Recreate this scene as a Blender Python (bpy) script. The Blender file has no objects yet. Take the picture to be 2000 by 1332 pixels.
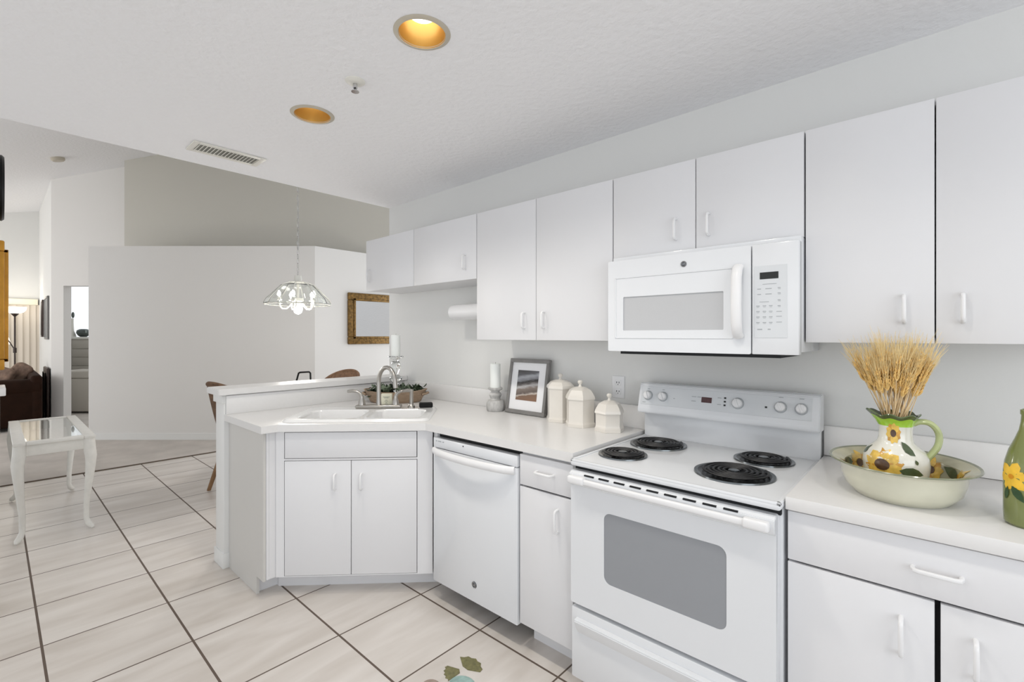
import bpy, bmesh, math, random
from mathutils import Vector, Matrix
random.seed(7)
PI = math.pi
SC = bpy.context.scene
COL = SC.collection

# ------------------------------------------------------------------ camera
F_PX, V0 = 917.0, 655.5
YAW = math.radians(42.1)
CAM = Vector((1.10, -2.21, 1.39))
cd = bpy.data.cameras.new('camera')
cam = bpy.data.objects.new('camera', cd)
COL.objects.link(cam)
cam.location = CAM
cam.rotation_euler = (PI / 2, 0, YAW)
cd.sensor_fit = 'HORIZONTAL'
cd.sensor_width = 36.0
cd.lens = F_PX / 2000.0 * 36.0
cd.shift_y = -(666.0 - V0) / 2000.0
cd.clip_start = 0.02
cd.clip_end = 100
SC.camera = cam

# ------------------------------------------------------------------ world, lights, exposure
SC.view_settings.view_transform = 'Standard'
SC.view_settings.look = 'None'
SC.view_settings.gamma = 1
SC.view_settings.use_curve_mapping = False
SC.view_settings.exposure = 0.07
w = bpy.data.worlds.new('world')
SC.world = w
w.use_nodes = True
bg = w.node_tree.nodes['Background']
bg.inputs[0].default_value = (0.93, 0.965, 1.0, 1)
bg.inputs[1].default_value = 1.05


def area(name, loc, target, sx, sy, power, col):
    l = bpy.data.lights.new(name, 'AREA')
    l.shape = 'RECTANGLE'
    l.size, l.size_y, l.energy, l.color = sx, sy, power, col
    o = bpy.data.objects.new(name, l)
    COL.objects.link(o)
    o.location = loc
    o.rotation_euler = (Vector(target) - Vector(loc)).to_track_quat('-Z', 'Y').to_euler()
    return o


def point(name, loc, power, col, r=0.05):
    l = bpy.data.lights.new(name, 'POINT')
    l.energy, l.color, l.shadow_soft_size = power, col, r
    o = bpy.data.objects.new(name, l)
    COL.objects.link(o)
    o.location = loc
    return o


# daylight through the window of the breakfast nook, right of the camera
area('window_daylight', (3.6, -2.6, 1.6), (0.6, -0.6, 1.0), 2.2, 1.8, 22, (0.92, 0.96, 1.0))
# added fill that brightens the living room from out of view, far left
area('living_room_fill', (-9.6, -6.2, 1.6), (-9.6, -1.0, 1.3), 3.5, 2.2, 90, (1.0, 0.98, 0.95))
# added fill to lift the dining walls, from the unseen far side
area('dining_room_fill', (-4.0, 3.4, 1.3), (-4.0, 0.0, 1.1), 2.2, 2.0, 32, (0.95, 0.98, 1.0))
# unseen light added to brighten the bedroom behind the doorway
area('bedroom_fill', (-9.3, 0.6, 2.6), (-9.4, 0.55, 0), 1.0, 1.0, 7, (1.0, 0.97, 0.93))


# ------------------------------------------------------------------ materials
def srgb(r, g, b):
    def c(v):
        v /= 255.0
        return v / 12.92 if v <= 0.04045 else ((v + 0.055) / 1.055) ** 2.4
    return (c(r), c(g), c(b), 1.0)


def mat(name, col, rough=0.5, metal=0.0, bump=0.0, bscale=50.0, var=0.0, vscale=8.0, trans=0.0, emis=None, estr=0.0, ior=None, coat=0.0, stretch=None):
    m = bpy.data.materials.new(name)
    m.use_nodes = True
    nt = m.node_tree
    p = nt.nodes['Principled BSDF']
    p.inputs['Base Color'].default_value = col
    p.inputs['Roughness'].default_value = rough
    p.inputs['Metallic'].default_value = metal
    if trans:
        p.inputs['Transmission Weight'].default_value = trans
    if ior:
        p.inputs['IOR'].default_value = ior
    if coat:
        p.inputs['Coat Weight'].default_value = coat
        p.inputs['Coat Roughness'].default_value = 0.08
    if emis:
        p.inputs['Emission Color'].default_value = emis
        p.inputs['Emission Strength'].default_value = estr
    tc = nt.nodes.new('ShaderNodeTexCoord')
    mp = nt.nodes.new('ShaderNodeMapping')
    nt.links.new(tc.outputs['Object'], mp.inputs[0])
    if stretch:
        mp.inputs['Scale'].default_value = stretch
    if bump:
        n = nt.nodes.new('ShaderNodeTexNoise')
        n.inputs['Scale'].default_value = bscale
        n.inputs['Detail'].default_value = 4
        b = nt.nodes.new('ShaderNodeBump')
        b.inputs['Strength'].default_value = bump
        b.inputs['Distance'].default_value = 0.01
        nt.links.new(mp.outputs[0], n.inputs['Vector'])
        nt.links.new(n.outputs['Fac'], b.inputs['Height'])
        nt.links.new(b.outputs[0], p.inputs['Normal'])
    if var:
        n = nt.nodes.new('ShaderNodeTexNoise')
        n.inputs['Scale'].default_value = vscale
        n.inputs['Detail'].default_value = 5
        nt.links.new(mp.outputs[0], n.inputs['Vector'])
        r = nt.nodes.new('ShaderNodeValToRGB')
        r.color_ramp.elements[0].position = 0.3
        r.color_ramp.elements[1].position = 0.7
        r.color_ramp.elements[0].color = tuple(max(0, c * (1 - var)) for c in col[:3]) + (1,)
        r.color_ramp.elements[1].color = tuple(min(1, c * (1 + var)) for c in col[:3]) + (1,)
        nt.links.new(n.outputs['Fac'], r.inputs[0])
        nt.links.new(r.outputs[0], p.inputs['Base Color'])
    return m


M = {}
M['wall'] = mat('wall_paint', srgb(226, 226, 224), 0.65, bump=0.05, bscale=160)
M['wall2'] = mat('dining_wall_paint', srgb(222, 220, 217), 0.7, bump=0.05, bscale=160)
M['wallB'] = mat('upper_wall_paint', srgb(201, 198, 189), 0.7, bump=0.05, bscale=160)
M['ceil'] = mat('ceiling_texture', srgb(244, 244, 246), 0.8, bump=0.48, bscale=34)
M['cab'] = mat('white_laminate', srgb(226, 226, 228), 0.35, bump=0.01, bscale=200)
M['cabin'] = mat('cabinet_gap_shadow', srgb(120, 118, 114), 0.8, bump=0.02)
M['endp'] = mat('shaded_white_end_panel', srgb(206, 204, 200), 0.5, bump=0.02, bscale=150)  # white laminate greyed: the end panel's shade is put into this colour
M['top'] = mat('white_laminate_top', srgb(226, 225, 224), 0.28, var=0.008, vscale=60)
M['plastic'] = mat('white_plastic', srgb(234, 234, 235), 0.3, bump=0.004)
M['enamel'] = mat('white_enamel', srgb(226, 228, 231), 0.18, coat=0.3, bump=0.002)
M['panelgrey'] = mat('pale_grey_panel', srgb(214, 217, 220), 0.3, bump=0.002)
M['print'] = mat('grey_print', srgb(170, 174, 178), 0.6, bump=0.002)
M['black'] = mat('black_plastic', srgb(14, 14, 15), 0.35, bump=0.004)
M['spongeblack'] = mat('black_sponge', srgb(9, 9, 10), 0.9, bump=0.2, bscale=200)
M['dark'] = mat('dark_gap', srgb(16, 18, 22), 0.7, bump=0.01)
M['coil'] = mat('black_coil_metal', srgb(26, 26, 28), 0.42, 0.4, bump=0.03)
M['pan'] = mat('drip_pan_metal', srgb(34, 35, 37), 0.25, 0.8, bump=0.004)
M['panrim'] = mat('drip_pan_rim', srgb(112, 116, 118), 0.2, 0.9, bump=0.004)
M['ovenglass'] = mat('grey_oven_glass', srgb(146, 149, 154), 0.12, bump=0.002, coat=0.4)
M['microglass'] = mat('pale_microwave_window', srgb(190, 191, 193), 0.2, var=0.02, vscale=300)
M['display'] = mat('dark_display', srgb(22, 24, 22), 0.15, var=0.1)
M['redisplay'] = mat('dark_red_display', srgb(78, 48, 50), 0.2, var=0.15, vscale=60)
M['steel'] = mat('brushed_nickel', srgb(176, 172, 166), 0.28, 1.0, bump=0.01)
M['chrome'] = mat('chrome', srgb(205, 205, 205), 0.12, 1.0, bump=0.002)
M['sink'] = mat('white_sink_enamel', srgb(232, 232, 232), 0.12, coat=0.4, bump=0.002)
M['gold'] = mat('gold_reflector', srgb(206, 168, 94), 0.32, 0.6, bump=0.01)
M['goldframe'] = mat('antique_gold', srgb(118, 90, 46), 0.4, 0.55, bump=0.5, bscale=60, var=0.55, vscale=34)
M['goldpale'] = mat('gilded_wood', srgb(196, 142, 52), 0.4, 0.5, var=0.12, vscale=12)
M['mirror'] = mat('mirror_glass', srgb(225, 226, 226), 0.03, 1.0, bump=0.001)
M['glass'] = mat('clear_glass', (0.97, 0.99, 0.98, 1), 0.03, trans=1.0, ior=1.45, bump=0.06, bscale=30)
M['bulb'] = mat('glowing_bulb', (1, 1, 1, 1), 0.3, emis=(1.0, 0.97, 0.9, 1), estr=7.0, bump=0.001)
M['warmbulb'] = mat('glowing_can_bulb', (1, 1, 1, 1), 0.3, emis=(1.0, 0.97, 0.9, 1), estr=2.5, bump=0.001)
M['lampglass'] = mat('glowing_lamp_shade', (1, 1, 1, 1), 0.3, emis=(1.0, 0.92, 0.78, 1), estr=1.6, bump=0.001)
M['ceramic'] = mat('cream_ceramic', srgb(226, 221, 213), 0.28, coat=0.3, var=0.015, vscale=20)
M['candle'] = mat('white_wax', srgb(240, 243, 240), 0.5, bump=0.01)
M['greywood'] = mat('weathered_grey_wood', srgb(186, 185, 183), 0.6, bump=0.15, bscale=30, var=0.28, vscale=38, stretch=(1, 1, 0.45))
M['greyframe'] = mat('grey_frame_wood', srgb(126, 124, 122), 0.45, bump=0.04, var=0.08, vscale=30)
M['mat'] = mat('white_mat_board', srgb(238, 238, 240), 0.7, bump=0.01)
M['traywood'] = mat('tan_wood_tray', srgb(156, 134, 112), 0.6, bump=0.08, var=0.2, vscale=18, stretch=(1, 4, 6))
M['leaf'] = mat('dark_green_leaf', srgb(58, 72, 52), 0.55, var=0.35, vscale=25)
M['leaf2'] = mat('grey_green_leaf', srgb(104, 118, 96), 0.55, var=0.3, vscale=25)
M['cream'] = mat('cream_card', srgb(228, 226, 206), 0.6, bump=0.01)
M['greyink'] = mat('grey_ink', srgb(140, 142, 132), 0.7, bump=0.01)
M['potwhite'] = mat('glazed_white_pottery', srgb(228, 226, 216), 0.15, coat=0.6, var=0.06, vscale=14)
M['potgreen'] = mat('glazed_dark_green', srgb(82, 96, 60), 0.2, coat=0.5, var=0.25, vscale=40)
M['potlime'] = mat('glazed_lime', srgb(164, 208, 66), 0.2, coat=0.5, var=0.12, vscale=40)
M['petal'] = mat('painted_yellow_petal', srgb(226, 188, 88), 0.25, coat=0.5, var=0.2, vscale=60)
M['petaledge'] = mat('painted_ochre_petal', srgb(204, 152, 60), 0.25, coat=0.5, var=0.2, vscale=60)
M['seed'] = mat('painted_brown_centre', srgb(84, 58, 40), 0.3, coat=0.4, var=0.25, vscale=80)
M['potleaf'] = mat('painted_green_leaf', srgb(74, 88, 58), 0.25, coat=0.5, var=0.22, vscale=60)
M['bowlcream'] = mat('glazed_cream_green', srgb(214, 212, 192), 0.2, coat=0.5, var=0.05, vscale=12)
M['bowlrim'] = mat('glazed_grey_green_rim', srgb(128, 132, 108), 0.22, coat=0.5, var=0.1, vscale=25)
M['bowlin'] = mat('glazed_mottled_inside', srgb(186, 182, 152), 0.2, coat=0.5, var=0.2, vscale=14)
M['handlegreen'] = mat('glazed_pale_green_handle', srgb(190, 200, 146), 0.2, coat=0.5, var=0.12, vscale=22)
M['bottle'] = mat('green_glazed_bottle', srgb(122, 130, 74), 0.18, coat=0.6, var=0.1, vscale=10)
M['bflower'] = mat('painted_bright_yellow_flower', srgb(242, 196, 60), 0.3, var=0.12, vscale=50)
M['bcentre'] = mat('painted_orange_throat', srgb(222, 150, 34), 0.3, var=0.12, vscale=50)
M['bleaf'] = mat('painted_deep_green_leaf', srgb(48, 78, 44), 0.3, var=0.25, vscale=50)
M['straw'] = mat('dry_straw', srgb(226, 200, 156), 0.7, var=0.18, vscale=40)
M['ear'] = mat('golden_wheat_ear', srgb(226, 188, 116), 0.7, var=0.3, vscale=90)
M['awn'] = mat('pale_wheat_awn', srgb(228, 204, 150), 0.7, var=0.1, vscale=60)
M['paintwood'] = mat('white_painted_wood', srgb(230, 228, 222), 0.45, bump=0.05, bscale=60, var=0.04, vscale=20)
M['tintglass'] = mat('table_glass', (0.93, 0.96, 0.95, 1), 0.02, trans=1.0, ior=1.3, bump=0.001)
M['sofa'] = mat('dark_brown_leather', srgb(40, 22, 12), 0.75, bump=0.08, bscale=60, var=0.2, vscale=8)
M['sofa'].node_tree.nodes['Principled BSDF'].inputs['Specular IOR Level'].default_value = 0.15
M['pillow'] = mat('patterned_brown_fabric', srgb(120, 98, 84), 0.85, bump=0.1, var=0.4, vscale=16)
M['darkwood'] = mat('dark_wood', srgb(52, 38, 32), 0.45, var=0.2, vscale=10)
M['rattan'] = mat('brown_woven_rattan', srgb(112, 84, 62), 0.7, bump=0.5, bscale=120, var=0.35, vscale=45)
M['legwood'] = mat('oak_leg_wood', srgb(138, 104, 70), 0.5, var=0.18, vscale=16)
M['blackmetal'] = mat('black_metal', srgb(24, 23, 22), 0.4, 0.6, bump=0.02)
M['tablewood'] = mat('table_wood', srgb(142, 112, 84), 0.45, var=0.15, vscale=8)
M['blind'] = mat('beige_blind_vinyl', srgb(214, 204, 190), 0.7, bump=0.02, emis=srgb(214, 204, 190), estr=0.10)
M['valance'] = mat('cream_valance', srgb(236, 228, 208), 0.6, bump=0.02)
M['ottoman'] = mat('beige_box_fabric', srgb(196, 190, 180), 0.8, bump=0.05)
M['dresser'] = mat('greige_dresser', srgb(188, 182, 172), 0.5, bump=0.02)
M['silver'] = mat('dark_silver', srgb(92, 98, 96), 0.25, 0.9, bump=0.05)
M['greyart'] = mat('grey_canvas', srgb(132, 134, 134), 0.7, var=0.2, vscale=6)
M['beigeplastic'] = mat('aged_beige_plastic', srgb(192, 184, 168), 0.5, bump=0.01)
M['offwhite'] = mat('offwhite_metal', srgb(228, 226, 218), 0.4, bump=0.01)
M['greydark'] = mat('vent_shadow', srgb(160, 160, 154), 0.8, bump=0.01)
M['carpet'] = mat('beige_carpet', srgb(206, 199, 192), 0.95, bump=0.6, bscale=300, var=0.10, vscale=3.5)
M['transition'] = mat('dark_transition_strip', srgb(92, 78, 64), 0.6, bump=0.02)
M['decolive'] = mat('painted_olive', srgb(116, 112, 74), 0.5, var=0.3, vscale=60)
M['decteal'] = mat('painted_teal', srgb(150, 178, 172), 0.5, var=0.2, vscale=40)
M['decbrown'] = mat('painted_mauve_brown', srgb(158, 142, 130), 0.5, var=0.15, vscale=40)
M['badge'] = mat('dark_grey_badge', srgb(72, 76, 82), 0.3, 0.5, bump=0.002)


def tile_material():
    m = bpy.data.materials.new('floor_tile')
    m.use_nodes = True
    nt = m.node_tree
    N, L = nt.nodes, nt.links
    p = N['Principled BSDF']
    geo = N.new('ShaderNodeNewGeometry')
    sep = N.new('ShaderNodeSeparateXYZ')
    L.new(geo.outputs['Position'], sep.inputs[0])

    def math_(op, a, b=None):
        n = N.new('ShaderNodeMath')
        n.operation = op
        for i, v in enumerate((a, b)):
            if v is None:
                continue
            if isinstance(v, (int, float)):
                n.inputs[i].default_value = v
            else:
                L.new(v, n.inputs[i])
        return n.outputs[0]

    def line(axis, off, size, gw):
        a = math_('DIVIDE', math_('SUBTRACT', sep.outputs[axis], off), size)
        fr = math_('FRACT', a)
        d = math_('MINIMUM', fr, math_('SUBTRACT', 1.0, fr))
        return math_('LESS_THAN', d, gw / size / 2), math_('FLOOR', a)

    gx, ix = line(0, -0.955, 0.4565, 0.0075)
    gy, iy = line(1, -0.667, 0.465, 0.0095)
    grout = math_('MAXIMUM', gx, gy)
    # streaks run along Y, shifted per tile
    comb = N.new('ShaderNodeCombineXYZ')
    L.new(math_('MULTIPLY', sep.outputs[0], 7.0), comb.inputs[0])
    L.new(math_('MULTIPLY', sep.outputs[1], 1.3), comb.inputs[1])
    L.new(math_('ADD', math_('MULTIPLY', ix, 3.1), math_('MULTIPLY', iy, 7.7)), comb.inputs[2])
    nz = N.new('ShaderNodeTexNoise')
    nz.inputs['Scale'].default_value = 1.3
    nz.inputs['Detail'].default_value = 6
    nz.inputs['Distortion'].default_value = 0.5
    L.new(comb.outputs[0], nz.inputs['Vector'])
    cr = N.new('ShaderNodeValToRGB')
    cr.color_ramp.elements[0].position = 0.32
    cr.color_ramp.elements[1].position = 0.68
    cr.color_ramp.elements[0].color = srgb(202, 194, 186)
    cr.color_ramp.elements[1].color = srgb(222, 216, 210)
    L.new(nz.outputs['Fac'], cr.inputs[0])
    mx = N.new('ShaderNodeMix')
    mx.data_type = 'RGBA'
    L.new(grout, mx.inputs[0])
    L.new(cr.outputs[0], mx.inputs[6])
    mx.inputs[7].default_value = srgb(96, 82, 72)
    L.new(mx.outputs[2], p.inputs['Base Color'])
    L.new(math_('ADD', math_('MULTIPLY', grout, 0.4), 0.3), p.inputs['Roughness'])
    b = N.new('ShaderNodeBump')
    b.inputs['Strength'].default_value = 0.4
    b.inputs['Distance'].default_value = 0.002
    L.new(math_('SUBTRACT', 1.0, grout), b.inputs['Height'])
    L.new(b.outputs[0], p.inputs['Normal'])
    return m


M['tile'] = tile_material()


def picture_material():
    m = bpy.data.materials.new('beach_photograph')
    m.use_nodes = True
    nt = m.node_tree
    N, L = nt.nodes, nt.links
    p = N['Principled BSDF']
    p.inputs['Roughness'].default_value = 0.3
    tc = N.new('ShaderNodeTexCoord')
    sep = N.new('ShaderNodeSeparateXYZ')
    L.new(tc.outputs['Generated'], sep.inputs[0])
    nz = N.new('ShaderNodeTexNoise')
    mp = N.new('ShaderNodeMapping')
    mp.inputs['Scale'].default_value = (2.0, 1.0, 9.0)
    mp.inputs['Rotation'].default_value = (0, 0.25, 0)
    L.new(tc.outputs['Generated'], mp.inputs[0])
    L.new(mp.outputs[0], nz.inputs['Vector'])
    nz.inputs['Scale'].default_value = 1.6
    nz.inputs['Detail'].default_value = 6
    a = N.new('ShaderNodeMath')
    a.operation = 'MULTIPLY_ADD'
    L.new(sep.outputs[0], a.inputs[0])
    a.inputs[1].default_value = -0.16
    L.new(sep.outputs[2], a.inputs[2])
    c = N.new('ShaderNodeMath')
    c.operation = 'MULTIPLY_ADD'
    L.new(nz.outputs['Fac'], c.inputs[0])
    c.inputs[1].default_value = 0.16
    L.new(a.outputs[0], c.inputs[2])
    cr = N.new('ShaderNodeValToRGB')
    e = cr.color_ramp.elements
    e[0].position = 0.0
    e[0].color = srgb(132, 98, 74)
    e[1].position = 1.0
    e[1].color = srgb(70, 68, 68)
    for pos, col in ((0.16, (122, 96, 78)), (0.20, (196, 186, 176)), (0.26, (96, 84, 78)), (0.40, (128, 116, 108)), (0.48, (186, 184, 184)), (0.56, (100, 94, 92)), (0.63, (34, 30, 30)), (0.68, (120, 120, 124)), (0.8, (166, 168, 174)), (0.88, (92, 92, 96))):
        x = e.new(pos)
        x.color = srgb(*col)
    L.new(c.outputs[0], cr.inputs[0])
    L.new(cr.outputs[0], p.inputs['Base Color'])
    return m


M['photo'] = picture_material()


# ------------------------------------------------------------------ mesh builder
class MB:
    def __init__(self):
        self.bm = bmesh.new()
        self.mi = 0

    def _merge(self, t, mtx=None):
        for f in t.faces:
            f.material_index = self.mi
        if mtx is not None:
            bmesh.ops.transform(t, matrix=mtx, verts=t.verts)
        me = bpy.data.meshes.new('tmp')
        t.to_mesh(me)
        t.free()
        self.bm.from_mesh(me)
        bpy.data.meshes.remove(me)
        return self

    def box(self, x0, x1, y0, y1, z0, z1, bev=0.0, seg=2, mtx=None):
        t = bmesh.new()
        bmesh.ops.create_cube(t, size=1.0)
        bmesh.ops.scale(t, vec=(abs(x1 - x0), abs(y1 - y0), abs(z1 - z0)), verts=t.verts)
        bmesh.ops.translate(t, vec=((x0 + x1) / 2, (y0 + y1) / 2, (z0 + z1) / 2), verts=t.verts)
        if bev:
            bmesh.ops.bevel(t, geom=t.edges[:], offset=bev, segments=seg, profile=0.5, affect='EDGES')
        return self._merge(t, mtx)

    def cyl(self, c, r, h, axis='z', seg=32, r2=None, bev=0.0):
        t = bmesh.new()
        bmesh.ops.create_cone(t, cap_ends=True, segments=seg, radius1=r, radius2=r if r2 is None else r2, depth=h)
        if bev:
            ed = [e for e in t.edges if all(len(f.verts) > 4 or True for f in e.link_faces) and any(len(f.verts) == seg for f in e.link_faces)]
            bmesh.ops.bevel(t, geom=ed, offset=bev, segments=2, affect='EDGES')
        m = Matrix.Translation(Vector(c))
        if axis == 'x':
            m = m @ Matrix.Rotation(PI / 2, 4, 'Y')
        elif axis == 'y':
            m = m @ Matrix.Rotation(PI / 2, 4, 'X')
        return self._merge(t, m)

    def lathe(self, prof, c=(0, 0, 0), seg=40, sx=1.0, sy=1.0, mats=None, rot=0.0, cap=True, fn=None):
        """prof: list of (r, z); mats: material index for every profile segment; fn(ang,i)->(dr,dz)"""
        t = bmesh.new()
        rings = []
        for i, (r, z) in enumerate(prof):
            ring = []
            if r < 1e-5:
                ring = [t.verts.new((c[0], c[1], c[2] + z))]
            else:
                for k in range(seg):
                    a = rot + 2 * PI * k / seg
                    dr, dz = fn(a, i) if fn else (0, 0)
                    ring.append(t.verts.new((c[0] + (r + dr) * sx * math.cos(a), c[1] + (r + dr) * sy * math.sin(a), c[2] + z + dz)))
            rings.append(ring)
        for i in range(len(rings) - 1):
            A, B = rings[i], rings[i + 1]
            mi = mats[i] if mats else self.mi
            for k in range(seg):
                k2 = (k + 1) % seg
                if len(A) == 1 and len(B) == 1:
                    continue
                if len(A) == 1:
                    f = t.faces.new((A[0], B[k], B[k2]))
                elif len(B) == 1:
                    f = t.faces.new((A[k], A[k2], B[0]))
                else:
                    f = t.faces.new((A[k], A[k2], B[k2], B[k]))
                f.material_index = mi
        if cap:
            for ring in (rings[0], rings[-1]):
                if len(ring) > 2:
                    try:
                        f = t.faces.new(ring)
                        f.material_index = mats[0] if mats else self.mi
                    except ValueError:
                        pass
        bmesh.ops.recalc_face_normals(t, faces=t.faces)
        me = bpy.data.meshes.new('tmp')
        t.to_mesh(me)
        t.free()
        self.bm.from_mesh(me)
        bpy.data.meshes.remove(me)
        return self

    def tube(self, pts, r, seg=10, closed=False, radii=None, flat=(1.0, 1.0)):
        t = bmesh.new()
        P = [Vector(p) for p in pts]
        n = len(P)
        rings = []
        prev = None
        for i in range(n):
            if closed:
                d = P[(i + 1) % n] - P[i - 1]
            elif i == 0:
                d = P[1] - P[0]
            elif i == n - 1:
                d = P[-1] - P[-2]
            else:
                d = (P[i + 1] - P[i]).normalized() + (P[i] - P[i - 1]).normalized()
            d.normalize()
            if prev is None:
                up = Vector((0, 0, 1)) if abs(d.z) < 0.9 else Vector((1, 0, 0))
                x = d.cross(up).normalized()
            else:
                x = (prev - d * prev.dot(d)).normalized()
            prev = x
            y = d.cross(x)
            rr = radii[i] if radii else r
            rings.append([t.verts.new(P[i] + x * rr * flat[0] * math.cos(2 * PI * k / seg) + y * rr * flat[1] * math.sin(2 * PI * k / seg)) for k in range(seg)])
        m = n if closed else n - 1
        for i in range(m):
            A, B = rings[i], rings[(i + 1) % n]
            for k in range(seg):
                k2 = (k + 1) % seg
                t.faces.new((A[k], A[k2], B[k2], B[k]))
        if not closed:
            t.faces.new(rings[0])
            t.faces.new(rings[-1])
        bmesh.ops.recalc_face_normals(t, faces=t.faces)
        return self._merge(t)

    def prism(self, pts, z0, z1, bev=0.0, mtx=None):
        t = bmesh.new()
        b = [t.verts.new((x, y, z0)) for x, y in pts]
        u = [t.verts.new((x, y, z1)) for x, y in pts]
        n = len(pts)
        t.faces.new(b)
        t.faces.new(u)
        for i in range(n):
            j = (i + 1) % n
            t.faces.new((b[i], b[j], u[j], u[i]))
        bmesh.ops.recalc_face_normals(t, faces=t.faces)
        if bev:
            bmesh.ops.bevel(t, geom=t.edges[:], offset=bev, segments=2, affect='EDGES')
        return self._merge(t, mtx)

    def sphere(self, c, r, sx=1, sy=1, sz=1, seg=20, rot=None):
        t = bmesh.new()
        bmesh.ops.create_uvsphere(t, u_segments=seg, v_segments=max(8, seg // 2), radius=r)
        m = Matrix.Translation(Vector(c))
        if rot is not None:
            m = m @ rot
        m = m @ Matrix.Diagonal((sx, sy, sz, 1))
        return self._merge(t, m)

    def cushion(self, c, sx, sy, sz, mtx=None, p=0.45):
        """soft rounded box"""
        t = bmesh.new()
        bmesh.ops.create_uvsphere(t, u_segments=32, v_segments=20, radius=1)
        for v in t.verts:
            co = v.co
            v.co = Vector((math.copysign(abs(co.x) ** p, co.x) * sx / 2, math.copysign(abs(co.y) ** p, co.y) * sy / 2, math.copysign(abs(co.z) ** p, co.z) * sz / 2))
        m = Matrix.Translation(Vector(c))
        if mtx is not None:
            m = m @ mtx
        return self._merge(t, m)

    def quad(self, a, b, c, d):
        vs = [self.bm.verts.new(p) for p in (a, b, c, d)]
        f = self.bm.faces.new(vs)
        f.material_index = self.mi
        return self

    def patch(self, outline, fmap, rings=4):
        """outline: closed 2D polygon, filled as a fan and mapped to a surface by fmap(u, v)"""
        cu = sum(p[0] for p in outline) / len(outline)
        cv = sum(p[1] for p in outline) / len(outline)
        c = self.bm.verts.new(fmap(cu, cv))
        last = None
        for k in range(1, rings + 1):
            s = k / rings
            ring = [self.bm.verts.new(fmap(cu + (u - cu) * s, cv + (v - cv) * s)) for u, v in outline]
            for i in range(len(ring)):
                j = (i + 1) % len(ring)
                if last is None:
                    f = self.bm.faces.new((c, ring[i], ring[j]))
                else:
                    f = self.bm.faces.new((last[i], ring[i], ring[j], last[j]))
                f.material_index = self.mi
            last = ring
        return self


INFO = {}


def build(name, mb, mats, parent=None, label=None, angle=35):
    me = bpy.data.meshes.new(name)
    bm = mb.bm
    if parent is not None:
        root = parent
        while root.name in INFO and INFO[root.name].get('up'):
            root = INFO[root.name]['up']
        inf = INFO.get(root.name)
        if inf and not inf['local']:
            bmesh.ops.translate(bm, vec=-Vector(inf['loc']), verts=bm.verts)
    bm.to_mesh(me)
    bm.free()
    for m in (mats if isinstance(mats, (list, tuple)) else [mats]):
        me.materials.append(m)
    me.polygons.foreach_set('use_smooth', [True] * len(me.polygons))
    me.set_sharp_from_angle(angle=math.radians(angle))
    o = bpy.data.objects.new(name, me)
    COL.objects.link(o)
    if parent is not None:
        o.parent = parent
        INFO[o.name] = {'up': parent}
    if label:
        o['label'] = label
    return o


def tag(o, label, cat, group=None, kind=None):
    o['label'] = label
    o['category'] = cat
    if group:
        o['group'] = group
    if kind:
        o['kind'] = kind
    return o


def thing(name, label, cat, loc, rz=0.0, group=None, local=False):
    o = bpy.data.objects.new(name, None)
    o.empty_display_size = 0.05
    COL.objects.link(o)
    o.location = loc
    o.rotation_euler = (0, 0, rz)
    tag(o, label, cat, group)
    INFO[o.name] = {'loc': Vector(loc), 'local': local or rz != 0.0, 'up': None}
    return o


def struct(name, mb, m, label=None, cat=None):
    o = build(name, mb, m)
    o['kind'] = 'structure'
    o['label'] = label or name.replace('_', ' ')
    o['category'] = cat or name.split('_')[0]
    return o


def text_mesh(s, size, thick=0.0006):
    cu = bpy.data.curves.new('txt', 'FONT')
    cu.body = s
    cu.size = size
    cu.extrude = thick
    cu.align_x = 'CENTER'
    cu.align_y = 'CENTER'
    o = bpy.data.objects.new('txt', cu)
    COL.objects.link(o)
    dg = bpy.context.evaluated_depsgraph_get()
    me = bpy.data.meshes.new_from_object(o.evaluated_get(dg))
    bpy.data.objects.remove(o)
    bpy.data.curves.remove(cu)
    return me


def add_text(mb, s, size, mtx, thick=0.0006):
    me = text_mesh(s, size, thick)
    me.transform(mtx)
    n0 = len(mb.bm.faces)
    mb.bm.from_mesh(me)
    mb.bm.faces.ensure_lookup_table()
    for f in mb.bm.faces[n0:]:
        f.material_index = mb.mi
    bpy.data.meshes.remove(me)


FACE_NEG_Y = Matrix.Rotation(PI / 2, 4, 'X')    # text laid on a surface that faces -Y


def ray(u, v, d):
    """view point at pixel (u, v) and depth d; only used to lay out the far rooms"""
    s, c = math.sin(YAW), math.cos(YAW)
    l = (u - 1000.0) / F_PX * d
    return Vector((CAM.x - d * s + l * c, CAM.y + d * c + l * s, CAM.z - (v - V0) * d / F_PX))


# ------------------------------------------------------------------ structure: kitchen
CZ = 2.447       # kitchen ceiling height
XE = -2.27       # edge of the kitchen ceiling, end of the kitchen wall
TX = -5.28       # tile to carpet


def vault(y):
    return 3.82 + 0.26 * (y + 1.59)


fl = MB()
fl.box(TX, 4.2, -4.5, 3.6, -0.08, 0.0)
struct('floor', fl, M['tile'], 'beige square tile floor with brown grout')
cp = MB()
cp.box(-13.2, TX, -7.5, 3.6, -0.08, 0.004)
struct('floor_carpet', cp, M['carpet'], 'beige carpet beyond the tile floor', 'carpet')
tr = MB()
tr.box(TX - 0.012, TX + 0.012, -4.5, 3.6, 0.0, 0.009, 0.003)
struct('trim_1', tr, M['transition'], 'dark strip between tile and carpet')

CANS = [(-0.233, -1.203), (-1.114, -1.183), (0.65, -1.22), (1.6, -1.24)]  # last pair is added out of view to light the right counter
CAN_R = 0.083


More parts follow.
